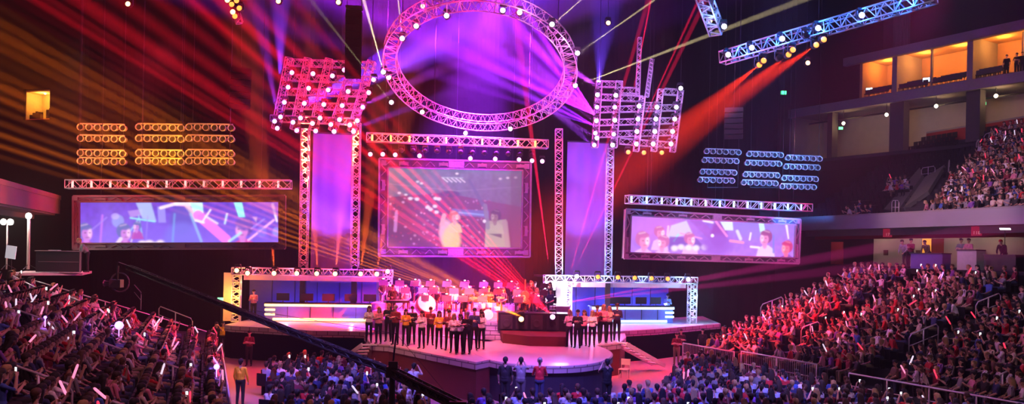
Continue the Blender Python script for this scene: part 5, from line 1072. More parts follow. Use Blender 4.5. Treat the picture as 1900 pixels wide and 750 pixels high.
# floor people around the stage
def head_at(x, y, hh): return PZ(x, y, hh)
yellow_jacket = mat('yellow_event_jacket', (.85, .52, .02), .7); yellow_bright = mat('yellow_polo', (.8, .55, .03), .7)
def guard(x, yhead, Hh, rz, lab, z=0.0, bottom='black', m=yellow_jacket, hc='black', letters=True, pose='stand_down'):
    p = PZ(x, yhead, z + 1.72); p.z = z; o, g = person('person', pose, p, rz, lab, top='yellow', bottom=bottom, topmat=m, hc=hc, sleeve='long' if pose == 'stand_down' else 'short')
    return p
guard(447, 668, 1.75, face(.1, 1), 'guard in a yellow jacket standing on the bare floor beside the left barrier')
guard(1612, 648, 1.75, face(-.2, 1), 'guard in a yellow jacket standing at the foot of the right stand aisle', z=.2)
guard(1803, 676, 1.7, face(-.5, 1), 'long-haired guard in a yellow jacket at the gate of the right barrier', z=.1)
guard(414, 598, 1.75, face(.4, -1), 'attendant in a yellow and dark shirt standing beyond the end of the left stand', m=yellow_bright)
guard(1321, 620, 1.75, face(-.4, -1), 'attendant in a yellow shirt standing between the blue-lit booth and right stand', m=yellow_bright)
for x, y, pose, hair, tp, bt, rz, lab in (
    (463, 616, 'stand_crossed', 'short', 'maroon', 'black', face(.1, -1), 'man in dark clothes standing against the black skirt left of the stage stairs'),
    (402, 600, 'stand_phone', 'short', 'black', 'black', face(.5, -1), 'person in black standing at the far corner of the left stand'),
    (938, 662, 'stand_down', 'short', 'black', 'black', face(.1, 1), 'person in black seen from behind before the round stage, leftmost of three'),
    (967, 664, 'stand_phone', 'short', 'grey', 'grey', face(0, 1), 'person in grey filming the round stage, middle of three seen from behind'),
    (1002, 663, 'stand_crossed', 'bun', 'red', 'denim', face(.1, 1), 'person in a red top before the round stage, rightmost of three seen from behind'),
    (1127, 666, 'stand_phone', 'short', 'black', 'black', face(-.2, 1), 'person in black photographing the stage at the right edge of the round stage'),
    (768, 677, 'stand_phone', 'short', 'white', 'black', face(.2, 1), 'person in a white shirt lifting a phone beside the crane post'),
    (1256, 620, 'stand_crossed', 'short', 'maroon', 'khaki', face(-.3, -1), 'person with crossed arms in pale trousers standing right of the white stairs'),
    (1264, 613, 'stand_crossed', 'short', 'black', 'black', face(-.2, -1), 'taller person in black just behind the one in pale trousers'),
    (1304, 612, 'stand_down', 'short', 'black', 'black', face(-.2, -1), 'person in black against the black skirt, left of the yellow attendant'),
    (1345, 606, 'stand_down', 'short', 'black', 'denim', face(-.3, -1), 'person in a black shirt and jeans at the far end of the right barrier')):
    p = PZ(x, y, 1.70); p.z = 0
    if 'round stage' in lab:
        p = P(x, y, 28.6); p.z = .46; q = chair_proto('standing_chair', plastic, 'dark chair stood on by the ' + lab.split(' before')[0].split(' filming')[0].split(' photo')[0] + ' at the round stage'); q.location = (p.x, p.y - .0, 0); q.rotation_euler.z = PI; q.name = 'folding_chair'
    person('person', pose, p, rz, lab, hair=hair, top=tp, bottom=bt, hc='grey' if hair == 'bun' else 'black')
# ------------------------------------------------------------------ spectators
def plane_hit(F0, u, nrm, z0, slope, x, y, h=0.0):
    a, b = ray(x, y); kx, kz = a / F, b / F; A_ = kx * nrm.x + nrm.y; B_ = -(F0.x * nrm.x + F0.y * nrm.y)
    Y = (z0 + h + slope * B_ - EYE) / (kz - slope * A_); p = Vector((kx * Y, Y, EYE + kz * Y)); v = p - F0; return v.x * u.x + v.y * u.y, v.x * nrm.x + v.y * nrm.y
def inside(poly, x, y):
    c = False; n = len(poly)
    for i in range(n):
        (x0, y0), (x1, y1) = poly[i], poly[i - 1]
        if (y0 > y) != (y1 > y) and x < (x1 - x0) * (y - y0) / (y1 - y0) + x0: c = not c
    return c
SPEC = []      # dict(pos, rz, zone, row, idx, ...)
acts = {'sit_lap': 'sitting still', 'sit_clap': 'clapping', 'sit_raise': 'arm raised', 'sit_phone': 'phone raised', 'sit_lean': 'leaning forward'}
def zone(name, F0, u, nrm, z0, P_, R__, rows, s0, s1, step, fdir, aisles, pal, keep=None, p_empty=.05):
    for k in range(rows):
        s = s0 + RNG.uniform(0, .2); idx = 0
        while s < s1:
            if not any(abs(s - (a + b * k)) < .55 for a, b in aisles) and RNG.random() > p_empty:
                p = F0 + u * (s + RNG.uniform(-.05, .05)) + nrm * (k * P_ + .28); p.z = z0 + R__ * k
                hx, hy = proj((p.x, p.y, p.z + 1.15))
                if -12 < hx < 1912 and hy < 762 and (keep is None or keep(hx, hy)):
                    SPEC.append(dict(p=p, rz=face(*fdir) + RNG.uniform(-.35, .35), zone=name, row=k, idx=idx, top=RNG.choices(list(pal), list(pal.values()))[0], hair=RNG.choice(['short', 'short', 'long']), hc=RNG.choice(['black', 'black', 'dark brown', 'dark brown', 'brown', 'blond']), pose=RNG.choices(['sit_lap', 'sit_clap', 'sit_raise', 'sit_phone', 'sit_lean'], [5, 4, 2, .6, 1.5])[0], skin=RNG.choices([0, 1, 2], [4, 4, 1])[0], x=hx, y=hy)); idx += 1
            s += step
dark_pal = {'black': 6, 'grey': 4, 'white': 3, 'red': 2, 'navy': 3, 'pink': 2, 'maroon': 2, 'blue': 1, 'cream': 1.5, 'purple': 1, 'brown': 2}
red_pal = {'black': 3, 'grey': 3, 'white': 4, 'red': 4, 'pink': 4, 'maroon': 2, 'navy': 1, 'cream': 2, 'orange': .6}
floor_pal = {'black': 4, 'navy': 4, 'blue': 3, 'pale blue': 4, 'white': 4, 'red': 4, 'grey': 3, 'purple': 2, 'maroon': 3}
h_ = 1.0; sl = L_R / L_P
la1 = plane_hit(LF, LU, LN, L_Z, sl, 104, 600, h_)[0]; la2 = plane_hit(LF, LU, LN, L_Z, sl, 125, 548, h_)[0]; la0 = plane_hit(LF, LU, LN, L_Z, sl, 70, 695, h_)[0]
LA_ = [(la0, 0), (la1, 0), (la2, 0)]
zone('left stand', LF, LU, LN, L_Z, L_P, L_R, L_ROWS, -9, LL - .1, .54, tuple((-LN * .75 + LU * .65)[:2]), LA_, dark_pal, p_empty=.06)
sr = R_R / R_P
ra = [plane_hit(RF, RU, RN, R_Z, sr, x, y, h_)[0] for x, y in ((1835, 552), (1715, 612), (1505, 600), (1432, 560))]
RA_ = [(ra[0], 0), (ra[1], 0), (ra[2], 0)]
zone('right stand', RF, RU, RN, R_Z, R_P, R_R, R_ROWS, -8, RL - .1, .48, tuple((-RN * .8 + RU * .6)[:2]), RA_, {**dark_pal, 'red': 4, 'pink': 3, 'white': 4}, p_empty=.03)
up_ok = [(1700, 392), (1745, 355), (1760, 325), (1800, 285), (1845, 238), (1865, 225), (1915, 215), (1915, 400)]
up2 = [(1565, 392), (1572, 378), (1600, 372), (1625, 385), (1625, 392)]; up3 = [(1632, 352), (1650, 326), (1688, 330), (1688, 342)]
zone('upper right deck', UF, UU, UN, U_Z, U_P, U_R, U_ROWS, 0, UL, .5, tuple((-UN * .9 + -UU * .2)[:2]), [], dark_pal, keep=lambda x, y: inside(up_ok, x, y) or inside(up2, x, y) or inside(up3, x, y), p_empty=.05)
fl1 = [(494, 672), (520, 660), (600, 655), (680, 668), (740, 684), (778, 700), (800, 765), (482, 765)]
fl2 = [(852, 765), (870, 725), (930, 722), (1000, 724), (1140, 716), (1235, 704), (1250, 680), (1270, 660), (1310, 650), (1345, 660), (1400, 678), (1560, 704), (1640, 722), (1790, 738), (1912, 762)]
X0 = Vector((-16, 22.0, 0)); fu = Vector((1, .12, 0)).normalized(); fn = Vector((-.12, 1, 0)).normalized()
zone('left floor block', X0, fu, fn, 0, .95, 0, 26, 0, 14.5, .56, (.25, 1), [], floor_pal, keep=lambda x, y: inside(fl1, x, y), p_empty=.07)
zone('right floor block', Vector((-2, 22.0, 0)), fu, fn, 0, .95, 0, 30, 0, 24, .56, (-.2, 1), [], floor_pal, keep=lambda x, y: inside(fl2, x, y), p_empty=.07)
for d in SPEC: d['Y'] = d['p'].y
SPEC.sort(key=lambda d: d['Y'])
near, far = SPEC[:300], SPEC[300:]
STICKS = []
for d in near:
    hair = d['hair']; o, g = person('spectator', d['pose'], d['p'], d['rz'], 'spectator in %s top, %s, %s row of %s, %s along' % (d['top'], acts[d['pose']], ORD[d['row']], d['zone'], ORD[d['idx']]), 'spectator', 'spectators in the ' + d['zone'], hair=hair, hc=d['hc'], skin=d['skin'], top=d['top'], bottom=RNG.choice(['denim', 'black', 'khaki']))
    d['grip'] = at_local(d['p'], d['rz'], g[1])
for d in far:
    d['grip'] = at_local(d['p'], d['rz'], {'sit_raise': (.24, .28, 1.22), 'sit_clap': (.05, .38, .92), 'sit_phone': (.07, .33, 1.2)}.get(d['pose'], (.12, .35, .65)))
# distant spectators: one mass
LOW = {}
for ps in acts:
    for hr in ('short', 'long'):
        mb, _ = figure_mesh('low', .03, 250, **variant(ps, hair=hr, slim=hr == 'long', fingers=False))
        tri = np.array([f for f in mb.f if len(f) == 3]); LOW[ps, hr] = (np.array(mb.v), tri, np.array([m for m, f in zip(mb.m, mb.f) if len(f) == 3]))
SKC = np.array([(.62, .38, .28), (.45, .26, .17), (.22, .12, .08)]); HC = {'black': (.012, .01, .012), 'dark brown': (.035, .02, .014), 'brown': (.09, .045, .025), 'blond': (.42, .28, .12), 'grey': (.3, .3, .3)}
TOPC = {'white': (.74, .72, .74), 'black': (.015, .015, .018), 'red': (.55, .02, .03), 'grey': (.25, .25, .27), 'navy': (.025, .035, .12), 'blue': (.06, .13, .5), 'pink': (.7, .25, .36), 'pale blue': (.4, .5, .72), 'maroon': (.2, .02, .04), 'purple': (.22, .08, .4), 'green': (.1, .25, .1), 'yellow': (.75, .5, .04), 'orange': (.75, .2, .03), 'brown': (.15, .08, .05), 'cream': (.62, .54, .42), 'lime': (.4, .6, .08)}
def tri_mesh(name, V, T, colors, m):
    me = bpy.data.meshes.new(name); me.vertices.add(len(V)); me.vertices.foreach_set('co', V.astype(np.float32).ravel()); me.loops.add(len(T) * 3); me.loops.foreach_set('vertex_index', T.astype(np.int32).ravel())
    me.polygons.add(len(T)); me.polygons.foreach_set('loop_start', np.arange(0, len(T) * 3, 3, dtype=np.int32)); me.update(calc_edges=True)
    if colors is not None:
        at = me.color_attributes.new('cloth_tint', 'FLOAT_COLOR', 'CORNER'); c = np.ones((len(T) * 3, 4), np.float32); c[:, :3] = np.repeat(colors, 3, axis=0); at.data.foreach_set('color', c.ravel())
    me.materials.append(m); me.polygons.foreach_set('use_smooth', [True] * len(T)); me.validate(); return me
tint = bpy.data.materials.new('crowd_cloth_and_skin'); tint.use_nodes = True; tn = tint.node_tree; ta_ = tn.nodes.new('ShaderNodeAttribute'); ta_.attribute_name = 'cloth_tint'; tn.links.new(ta_.outputs['Color'], tn.nodes['Principled BSDF'].inputs['Base Color']); tn.nodes['Principled BSDF'].inputs['Roughness'].default_value = .8
Vs, Ts, Cs, off = [], [], [], 0
for d in far:
    V, T, M_r = LOW[d['pose'], d['hair']]; c, s = math.cos(d['rz']), math.sin(d['rz']); W = V @ np.array([[c, s, 0], [-s, c, 0], [0, 0, 1]]) + np.array(d['p'])
    pal = np.array([SKC[d['skin']], HC[d['hc']], TOPC[d['top']], RNG.choice([(.04, .06, .14), (.015, .015, .018), (.2, .16, .1)]), (.02, .018, .018), (.01, .01, .01)]); Vs.append(W); Ts.append(T + off); Cs.append(pal[M_r]); off += len(V)
me = tri_mesh('distant_crowd', np.concatenate(Vs), np.concatenate(Ts), np.concatenate(Cs), tint); o = bpy.data.objects.new('distant_crowd', me); COL.objects.link(o); tag(o, 'the many more distant seated spectators in the stands and on the floor', 'crowd', kind='stuff')
print('SPECTATORS', len(near), len(far))
# seats under and behind every spectator, one mass; the visible empty ones of the upper deck are things
sb = MB(); sb.box((0, -.06, .40), (.46, .42, .07)); sb.box((0, -.26, .64), (.46, .06, .46)); sb.box((0, -.12, .19), (.06, .2, .38))
SV = np.array(sb.v); ST = np.array([t for f in sb.f for t in ((f[0], f[1], f[2]), (f[0], f[2], f[3]))])
Vs, Ts, off = [], [], 0
for d in SPEC:
    rz = d['rz'] if 'floor' in d['zone'] else face(*((-LN if 'left' in d['zone'] else -RN if 'right stand' in d['zone'] else -UN)[:2])); c, s = math.cos(rz), math.sin(rz)
    Vs.append(SV @ np.array([[c, s, 0], [-s, c, 0], [0, 0, 1]]) + np.array(d['p'])); Ts.append(ST + off); off += len(SV)
empties = []
for k in range(U_ROWS):
    s = 0
    while s < UL:
        p = UF + UU * s + UN * (k * U_P + .4); p.z = U_Z + U_R * k; hx, hy = proj((p.x, p.y, p.z + .6)); s += .56
        if 1440 < hx < 1910 and not inside(up_ok, hx, hy) and not inside(up2, hx, hy) and not inside([(1630, 395), (1655, 340), (1715, 315), (1760, 318), (1700, 395)], hx, hy): empties.append((p.y, p, k, s))
empties = [t for t in empties if not any(abs(proj(t[1])[0] - c_) < 24 for c_ in (1652, 1794)) or t[2] < 13]
empties.sort(key=lambda t: t[0])
seat_me = sb.mesh('empty_seat', seat_m); rz = face(*(-UN)[:2])
for i, (_, p, k, s) in enumerate(empties):
    if i < 280:
        o = bpy.data.objects.new('empty_seat', seat_me); COL.objects.link(o); o.location = p; o.rotation_euler = (0, 0, rz); tag(o, 'empty dark folding seat, %s row of the upper right deck, %s from its near end' % (ORD[k], ORD[min(58, int((UL - s) / .56) if (UL - s) / .56 < 58 else 58)]), 'seat', 'empty seats of the upper right deck')
    else:
        c, s_ = math.cos(rz), math.sin(rz); Vs.append(SV @ np.array([[c, s_, 0], [-s_, c, 0], [0, 0, 1]]) + np.array(p)); Ts.append(ST + off); off += len(SV)
me = tri_mesh('seat_rows', np.concatenate(Vs), np.concatenate(Ts), None, seat_m); me.polygons.foreach_set('use_smooth', [False] * len(me.polygons)); o = bpy.data.objects.new('seat_rows', me); COL.objects.link(o); tag(o, 'rows of dark folding seats, mostly hidden under the spectators', 'seats', kind='stuff')
# light sticks and phones
stick_cols = {'red': mat('glowing_red_stick', (1, .1, .15), .5, emit=(1, .04, .10), strength=1.3), 'pink': mat('glowing_pink_stick', (1, .4, .6), .5, emit=(1, .28, .5), strength=1.2), 'white': mat('glowing_white_stick', (1, 1, 1), .5, emit=(.9, .8, 1), strength=.9), 'violet': mat('glowing_violet_stick', (.6, .3, 1), .5, emit=(.5, .2, 1), strength=2.6)}
sm = MB(); sm.lathe([(.015, 0), (.03, .03), (.036, .08), (.036, .44), (.028, .49), (.01, .51)], (0, 0, 0), 8); sme = {k: sm.mesh('light_stick', v, True) for k, v in stick_cols.items()}
ph = MB(); ph.box((0, 0, .07), (.08, .012, .15), mi=0); ph.box((0, -.008, .07), (.07, .006, .13), mi=1); phm = ph.mesh('phone', [plastic, mat('phone_screen_glow', (.9, .95, 1), .4, emit=(.9, .95, 1), strength=1.8)])
cnt = 0; cand = [d for d in SPEC if d['pose'] in ('sit_raise', 'sit_clap')]; RNG.shuffle(cand)
for d in SPEC: d['stick'] = None
def where(d): return '%s row of %s, %s along' % (ORD[d['row']], d['zone'], ORD[d['idx']])
for d in cand:
    pr = .24 if 'floor' not in d['zone'] else .08
    if RNG.random() > pr or cnt > 230: continue
    col = RNG.choices(['red', 'pink', 'white', 'violet'], [5, 5, 2.6, .8])[0]
    o = bpy.data.objects.new('light_stick', sme[col]); COL.objects.link(o); o.location = d['grip'] - Vector((0, 0, .06)); o.rotation_euler = (RNG.uniform(-.7, .7), RNG.uniform(-.8, .8), 0); o.scale = (.85, .85, .8); cnt += 1
    tag(o, 'glowing %s stick held up, %s' % (col, where(d)), 'light stick', 'glowing sticks held in the crowd')
for d in SPEC:
    if d['pose'] == 'sit_phone' and d['Y'] < 45:
        o = bpy.data.objects.new('phone', phm); COL.objects.link(o); o.location = d['grip'] + Vector((0, 0, -.02)); o.rotation_euler = (0, 0, d['rz'] if 'floor' in d['zone'] else RNG.uniform(-.5, .5)); tag(o, 'bright phone held up, ' + where(d), 'phone', 'phones held up in the crowd')
# purple glowing balls in the left stand
for x, y, s, lab in ((221, 604, .16, 'big glowing violet ball of light held in the middle of the left stand'), (402, 681, .1, 'small glowing violet light at the front rail of the left stand'), (84, 589, .05, 'tiny glowing blue-violet light high in the left stand')):
    s_, d_ = plane_hit(LF, LU, LN, L_Z, sl, x, y, 1.3); p = LF + LU * s_ + LN * d_; p.z = L_Z + sl * d_ + 1.3
    mb = MB(); mb.lathe([(.2 * s, -.95 * s), (.7 * s, -.7 * s), (s, 0), (.7 * s, .7 * s), (.2 * s, .95 * s)], (0, 0, 0), 14); mb.tube((0, 0, -s - .25), (0, 0, -s * .8), .015); o = mb.obj('glow_ball', mat('glowing_violet_ball', (.5, .3, 1), .4, emit=(.5, .2, 1), strength=4), None, True, p); tag(o, lab, 'light'); point(p + Vector((0, -.35, .1)), 40 * s / .16, (.35, .12, 1), .1, .5)
# ------------------------------------------------------------------ hand rails
def rail(F0, u, nrm, z0, slope, pts, label, h=1.0, group='slanted aisle hand rails'):
    W = []
    for x, y in pts:
        s, d = plane_hit(F0, u, nrm, z0, slope, x, y, h); q = F0 + u * s + nrm * d; q.z = z0 + slope * d + h; W.append(q)
    e = empty('hand_rail', W[0] - Vector((0, 0, h)), 0, label, 'rail', group); o0 = Vector(e.location); r = .03
    a, b = W[0] - o0, W[-1] - o0; dn = (b - a).normalized()
    mb = MB(); mb.path([a - Vector((0, 0, h)), a - Vector((0, 0, .15)), a + dn * .12, b - dn * .12, b - Vector((0, 0, .15)), b - Vector((0, 0, h + .1))], r, 6); mb.obj('loop', rail_metal, e, True)
    mb = MB(); m_ = (a + b) / 2; mb.tube(m_ - Vector((0, 0, h)), m_, r); mb.obj('post', rail_metal, e, True); MB().tube(a - Vector((0, 0, .5)), b - Vector((0, 0, .5)), .02).obj('mid_bar', rail_metal, e, True)
for i, pts in enumerate((((9, 672), (134, 716)), ((150, 621), (246, 656)), ((17, 570), (104, 601)), ((22, 511), (90, 546)), ((124, 549), (199, 578)), ((236, 514), (262, 543)), ((295, 568), (357, 592)), ((296, 671), (346, 688)), ((200, 742), (240, 756)))):
    rail(LF, LU, LN, L_Z, sl, pts, 'slanted grey aisle hand rail in the left stand, %s' % ['nearest the bottom left corner', 'in the middle of the stand', 'at the left edge, above the middle', 'below the black platform', 'right of the one below the platform', 'at the far end, upper', 'at the far end, lower', 'nearest the front barrier', 'cut by the bottom edge'][i])
for i, pts in enumerate((((1811, 562), (1857, 543)), ((1687, 622), (1741, 600)), ((1487, 608), (1521, 596)), ((1412, 566), (1453, 550)), ((1845, 700), (1876, 686)))):
    rail(RF, RU, RN, R_Z, sr, pts, 'slanted grey aisle hand rail in the right stand, %s' % ['highest and rightmost', 'in the middle of the stand', 'in the red-lit part', 'at the far end', 'at the gate beside the yellow-jacketed guard'][i])
def barrier(F0, u, s0, s1, label, off=-.25, h=1.05, n=None, mesh_=False, name='barrier'):
    a, b = F0 + u * s0, F0 + u * s1; nn = Vector((u.y, -u.x, 0)) * off; a, b = a + nn, b + nn; e = empty(name, a, 0, label, 'barrier'); d = b - a; n = n or max(1, int(d.length / 1.8))
    mb = MB(); mb.tube((0, 0, h), d + Vector((0, 0, h)), .035); mb.tube((0, 0, h * .5), d + Vector((0, 0, h * .5)), .02); mb.obj('rails', rail_metal, e, True)
    mb = MB()
    for i in range(n + 1): p = d * (i / n); mb.tube(p, p + Vector((0, 0, h)), .03)
    mb.obj('posts', rail_metal, e, True)
    if mesh_:
        mb = MB(); k = int(d.length / .13)
        for i in range(k): p = d * (i / k); mb.tube(p + Vector((0, 0, .1)), p + Vector((0, 0, h)), .01, n=4)
        mb.obj('bars', rail_metal, e)
barrier(RF, RU, -8, RL * .42, 'long grey front barrier rail of the right stand, under the lit sticks', off=-.25)
barrier(RF, RU, RL * .52, RL * .8, 'barred barrier panels glowing red at the far front of the right stand', off=-.3, h=1.2, mesh_=True)
barrier(RF, RU, RL * .83, RL + 1.2, 'barred barrier at the farthest front corner of the right stand', off=-.3, h=1.1, mesh_=True)
barrier(LF, LU, -4, LL * .62, 'grey barred front barrier along the left stand', off=.3, mesh_=True)
barrier(LF, LU, LL * .66, LL + .2, 'barred barrier end of the left stand near the yellow attendant', off=.3, mesh_=True)
a_, b_2 = LF + LU * (LL + .4), LF + LU * (LL + .4) + LN * 8
mb = MB(); n_ = 8; e = empty('end_rail', a_, 0, 'grey rail closing the far end of the left stand', 'rail'); d = b_2 - a_
for i in range(n_ + 1): p = d * (i / n_); z = L_Z + sl * 8 * i / n_; mb.tube((p.x, p.y, 0), (p.x, p.y, z + 1), .025)
mb.tube((0, 0, L_Z + 1), (d.x, d.y, L_Z + sl * 8 + 1), .03); mb.obj('rail', rail_metal, e, True)
# ------------------------------------------------------------------ suites, concourse and upper deck details
for i, (x, y, hh) in enumerate(((1855, 95, 1.75), (1874, 97, 1.7), (1884, 92, 1.75), (1894, 95, 1.8))):
    b = bpt(x, 1.0); b.z = 20.98; person('person', ['stand_down', 'stand_crossed', 'stand_down', 'stand_folder'][i], b, face(-.7, -.7), 'dark silhouetted person standing in the lit suites, %s of four from the left' % ORD[i], top='black', bottom='black')
sp_ = chair_proto('suite_chair', plastic, 'x'); i = 0
for x in range(1600, 1900, 9):
    for rr_ in (0, 1):
        if any(abs(x + 4 * rr_ - c_) < w_ for c_, w_ in ((1588, 9), (1650, 10), (1718, 6), (1790, 12), (1875, 26))): continue
        b = bpt(x + 4 * rr_, .65 + .9 * rr_); b.z = 20.98 + .3 * rr_
        dup(sp_, b, face(-.6, -.8), 'dark chair in the %s row of the lit suites, %s from the far end' % (['front', 'rear'][rr_], ORD[i]), 'chairs in the lit suites')
    i += 1
tvm = mat('small_tv_glow', (.7, .8, 1), .4, emit=(.7, .85, 1), strength=2.5)
for x, lab in ((1600, 'small glowing television at the far end of the suites'), (1706, 'small glowing television beside the thin suite post')):
    b = bpt(x, 1.0); e = empty('television', (b.x, b.y, 21.55), -.6, lab, 'television'); MB().box((0, 0, .3), (.6, .08, .4)).obj('housing', plastic, e); MB().box((0, -.05, .3), (.54, .02, .34)).obj('screen', tvm, e); MB().box((0, .02, -.22), (.08, .08, .68)).obj('stand', plastic, e)
bulb = mat('bare_warm_bulb', (1, .85, .6), .5, emit=(1, .8, .5), strength=14); green = mat('green_exit_light', (.1, 1, .3), .5, emit=(.08, 1, .3), strength=2.5)
for k, (x, y) in enumerate(((1479, 233), (1565, 229), (1645, 213), (1737, 197), (1848, 178))):
    b = bpt(x, 3.2); a, q = ray(x, y); Y = b.y; p = P(x, y, Y); e = empty('ceiling_bulb', p, 0, 'warm bulb hanging in the upper concourse, %s from the far end' % ORD[k], 'lamp', 'warm bulbs of the upper concourse')
    MB().lathe([(.05, -.16), (.15, -.05), (.15, .06), (.05, .16)], (0, 0, 0), 10).obj('bulb', bulb, e, True); MB().tube((0, 0, .15), (0, 0, max(.2, 20.4 - p.z)), .03).obj('stem', dark_metal, e); point(p + Vector((0, -.3, -.1)), 48, (1, .55, .22), .15, .25)
for k, (x, y, Y, lab) in enumerate(((1560, 238, None, 'green exit light at the far end of the upper concourse'), (1825, 192, None, 'green exit light beside the broad concourse column'), (1454, 172, 60, 'small green exit light floating in the dark left of the suites'))):
    Y = Y or bpt(x, 4.0).y; p = P(x, y, Y); e = empty('exit_light', p, 0, lab, 'exit light'); MB().box((0, 0, 0), (.38, .1, .24)).obj('panel', green, e); MB().box((0, .08, 0), (.46, .06, .32)).obj('housing', dark_metal, e)
    if k == 2: MB().tube((0, 0, .1), (0, 0, 33.9 - p.z), .02).obj('stem', dark_metal, e)
for x, y, Y, lab in ((410, 556, 52, 'small green exit sign glowing left of the orange-lit booth'),):
    p = P(x, y, Y); e = empty('exit_sign', p, 0, lab, 'exit sign'); MB().box((0, .05, 0), (.5, .08, .3)).obj('housing', dark_metal, e); MB().box((0, 0, 0), (.44, .03, .24)).obj('panel', mat('pale_green_glow', (.5, 1, .7), .5, emit=(.3, 1, .5), strength=1.6), e); mb = MB(); mb.box((0, .1, -p.z / 2), (.08, .06, p.z)); mb.obj('post', dark_metal, e)
# pipe under the slab
mb = MB(); a, b = bpt(1475, 2.2), bpt(2000, 2.2); mb.tube((a.x, a.y, 19.7), (b.x, b.y, 19.7), .09); tag(mb.obj('service_pipe', dark_metal), 'dark service pipe running under the suite slab', 'pipe')
# camera positions at the back of the right stand
def back_pt(x, dd=0.0):
    a, b = ray(x, PY); k = a / F; Q = topR + RN * dd; t = (k * Q.y - Q.x) / (RU.x - k * RU.y); return Q + RU * t
def counter(x0, x1, z, h, m, lab, dd=1.2):
    a, b = back_pt(x0, dd), back_pt(x1, dd); e = empty('media_counter', (a.x, a.y, z), 0, lab, 'counter'); d = Vector((b.x - a.x, b.y - a.y, 0)); c = RN * .7
    mb = MB(); mb.prism([(0, 0), (d.x, d.y), (d.x + c.x, d.y + c.y), (c.x, c.y)], 0, h); mb.obj('body', m, e); mb = MB(); mb.prism([(-c.x * .1, -c.y * .1), (d.x - c.x * .1, d.y - c.y * .1), (d.x + c.x * 1.1, d.y + c.y * 1.1), (c.x * 1.1, c.y * 1.1)], h, h + .06); mb.obj('worktop', dark_metal, e)
counter(1690, 1749, 5.5, .85, mat('blue_cloth_cover', (.10, .10, .35), .8), 'violet-blue draped counter at the back of the right stand')
counter(1776, 1812, 5.5, 1.05, mat('pale_equipment_rack', (.5, .55, .5), .5), 'pale lit counter at the back of the right stand, below two standing people')
counter(1826, 1885, 5.5, .8, plastic, 'dark equipment counter with small lights at the back of the right stand')
for x, hh, tp, pose, lab, dd in ((1680, 0, 'grey', 'stand_lean', 'person bending over behind the back row of the right stand', 1.6), (1690, 0, 'maroon', 'stand_folder', 'person in a cap standing beside the bending one behind the right stand', 2.2), (1722, 0, 'brown', 'stand_lean', 'person behind the violet-draped counter, in front of the glowing doorway', 2.4), (1783, 0, 'grey', 'stand_crossed', 'person in grey standing behind the pale lit counter, left of two', 2.6), (1797, 0, 'pink', 'stand_crossed', 'person in pale pink standing behind the pale lit counter, right of two', 2.6), (1863, 0, 'black', 'stand_lean', 'person in black with a red cap behind the dark equipment counter', 2.2)):
    b = back_pt(x, dd); b.z = 5.5; person('person', pose, b, face(-.8, -.5), lab, top=tp, bottom='black', hair='short', capmat=tops['red'] if 'red cap' in lab else None)
b = back_pt(1864, 2.6); e = empty('work_lamp', (b.x, b.y, 5.5), -.4, 'thin work lamp with a flat white shade above the dark counter', 'lamp'); MB().tube((0, 0, 0), (0, 0, 2.2), .02).obj('pole', dark_metal, e); MB().box((0, 0, 2.25), (.5, .3, .05), M=Matrix.Rotation(.25, 3, 'X')).obj('shade', mat('white_lamp_glow', (1, 1, 1), .5, emit=(1, 1, 1), strength=1.6), e)
# stair rails of the upper deck
for i, pts in enumerate((((1710, 312), (1735, 308)), ((1760, 300), (1762, 296)), ((1812, 262), (1818, 258)), ((1826, 250), (1845, 243)), ((1655, 372), (1668, 372)))):
    rail(UF, UU, UN, U_Z, U_R / U_P, pts, 'short grey rail in the upper right deck, %s' % ['on the stair opening', 'above the stair opening', 'beside the crowd, lower', 'beside the crowd, upper', 'near the fascia, around a lone spectator'][i], group='rails of the upper right deck')
# ------------------------------------------------------------------ light
RED, ORG, MAG, VIO, BLU, WHT = (1, .012, .03), (1, .20, .01), (1, .08, .5), (.35, .06, 1), (.10, .12, 1), (1, .85, .6)
# orange and red fans from the stage floor
oA, rA = P(967, 588, 39.7), P(1024, 584, 39.7)
fan(oA, P(-100, 588 - .30 * 1067, 33), P(-100, 588 - .61 * 1067, 33), 1.8e6, (1, .17, .004), 330, .4, 2.0)
fan(rA, P(1024 - 760, 584 - .60 * 760, 33), P(1024 - 560, 584 - 1.25 * 560, 33), 1.7e6, (1, .004, .02), 160, 1.2, 1.8)
fan(rA, P(1024 - 820, 584 - .56 * 820, 33), P(1024 - 780, 584 - .66 * 780, 33), 2.0e6, (1, .004, .02), 420, 1.2, 1.2)
fan(P(1042, 585, 41), P(1900, 405, 27), P(1900, 492, 27), 1.4e6, (1, .05, .02), 130, .9, 3.0)
for y, p in ((500, 1), (520, .7)): spot(P(1046, 562, 44), P(1400, y, 39.5), 2.2, 4e5 * p, (1, .03, .4), .3, .02)
# thin red beams standing over the right booth
for a, b in (((1058, 505), (1121, 285)), ((1064, 505), (1182, 262)), ((1163, 290), (1305, -20)), ((1173, 180), (1196, 60)), ((1018, 490), (1010, 430))): spot(P(*a, 47), P(*b, 44), .75, 2.2e6, (1, .01, .08), .2, .02)
# pale yellow beams from the ring
for a, b, an, pw in (((712, 135), (672, -10), 3.0, 6e5), ((747, 73), (734, -40), 2.2, 5e5), ((829, 30), (828, -60), 2.0, 5e5), ((936, 21), (962, -30), 1.6, 4e5), ((1025, 46), (1095, -15), 1.6, 6e5), ((1071, 100), (1250, -25), 1.5, 8e5), ((1067, 160), (1330, 60), 1.8, 8e5), ((727, 191), (694, 149), 1.2, 2e5)):
    spot(P(*a, 43), P(*b, 41), an, pw, (1, .78, .42), .4, .02)
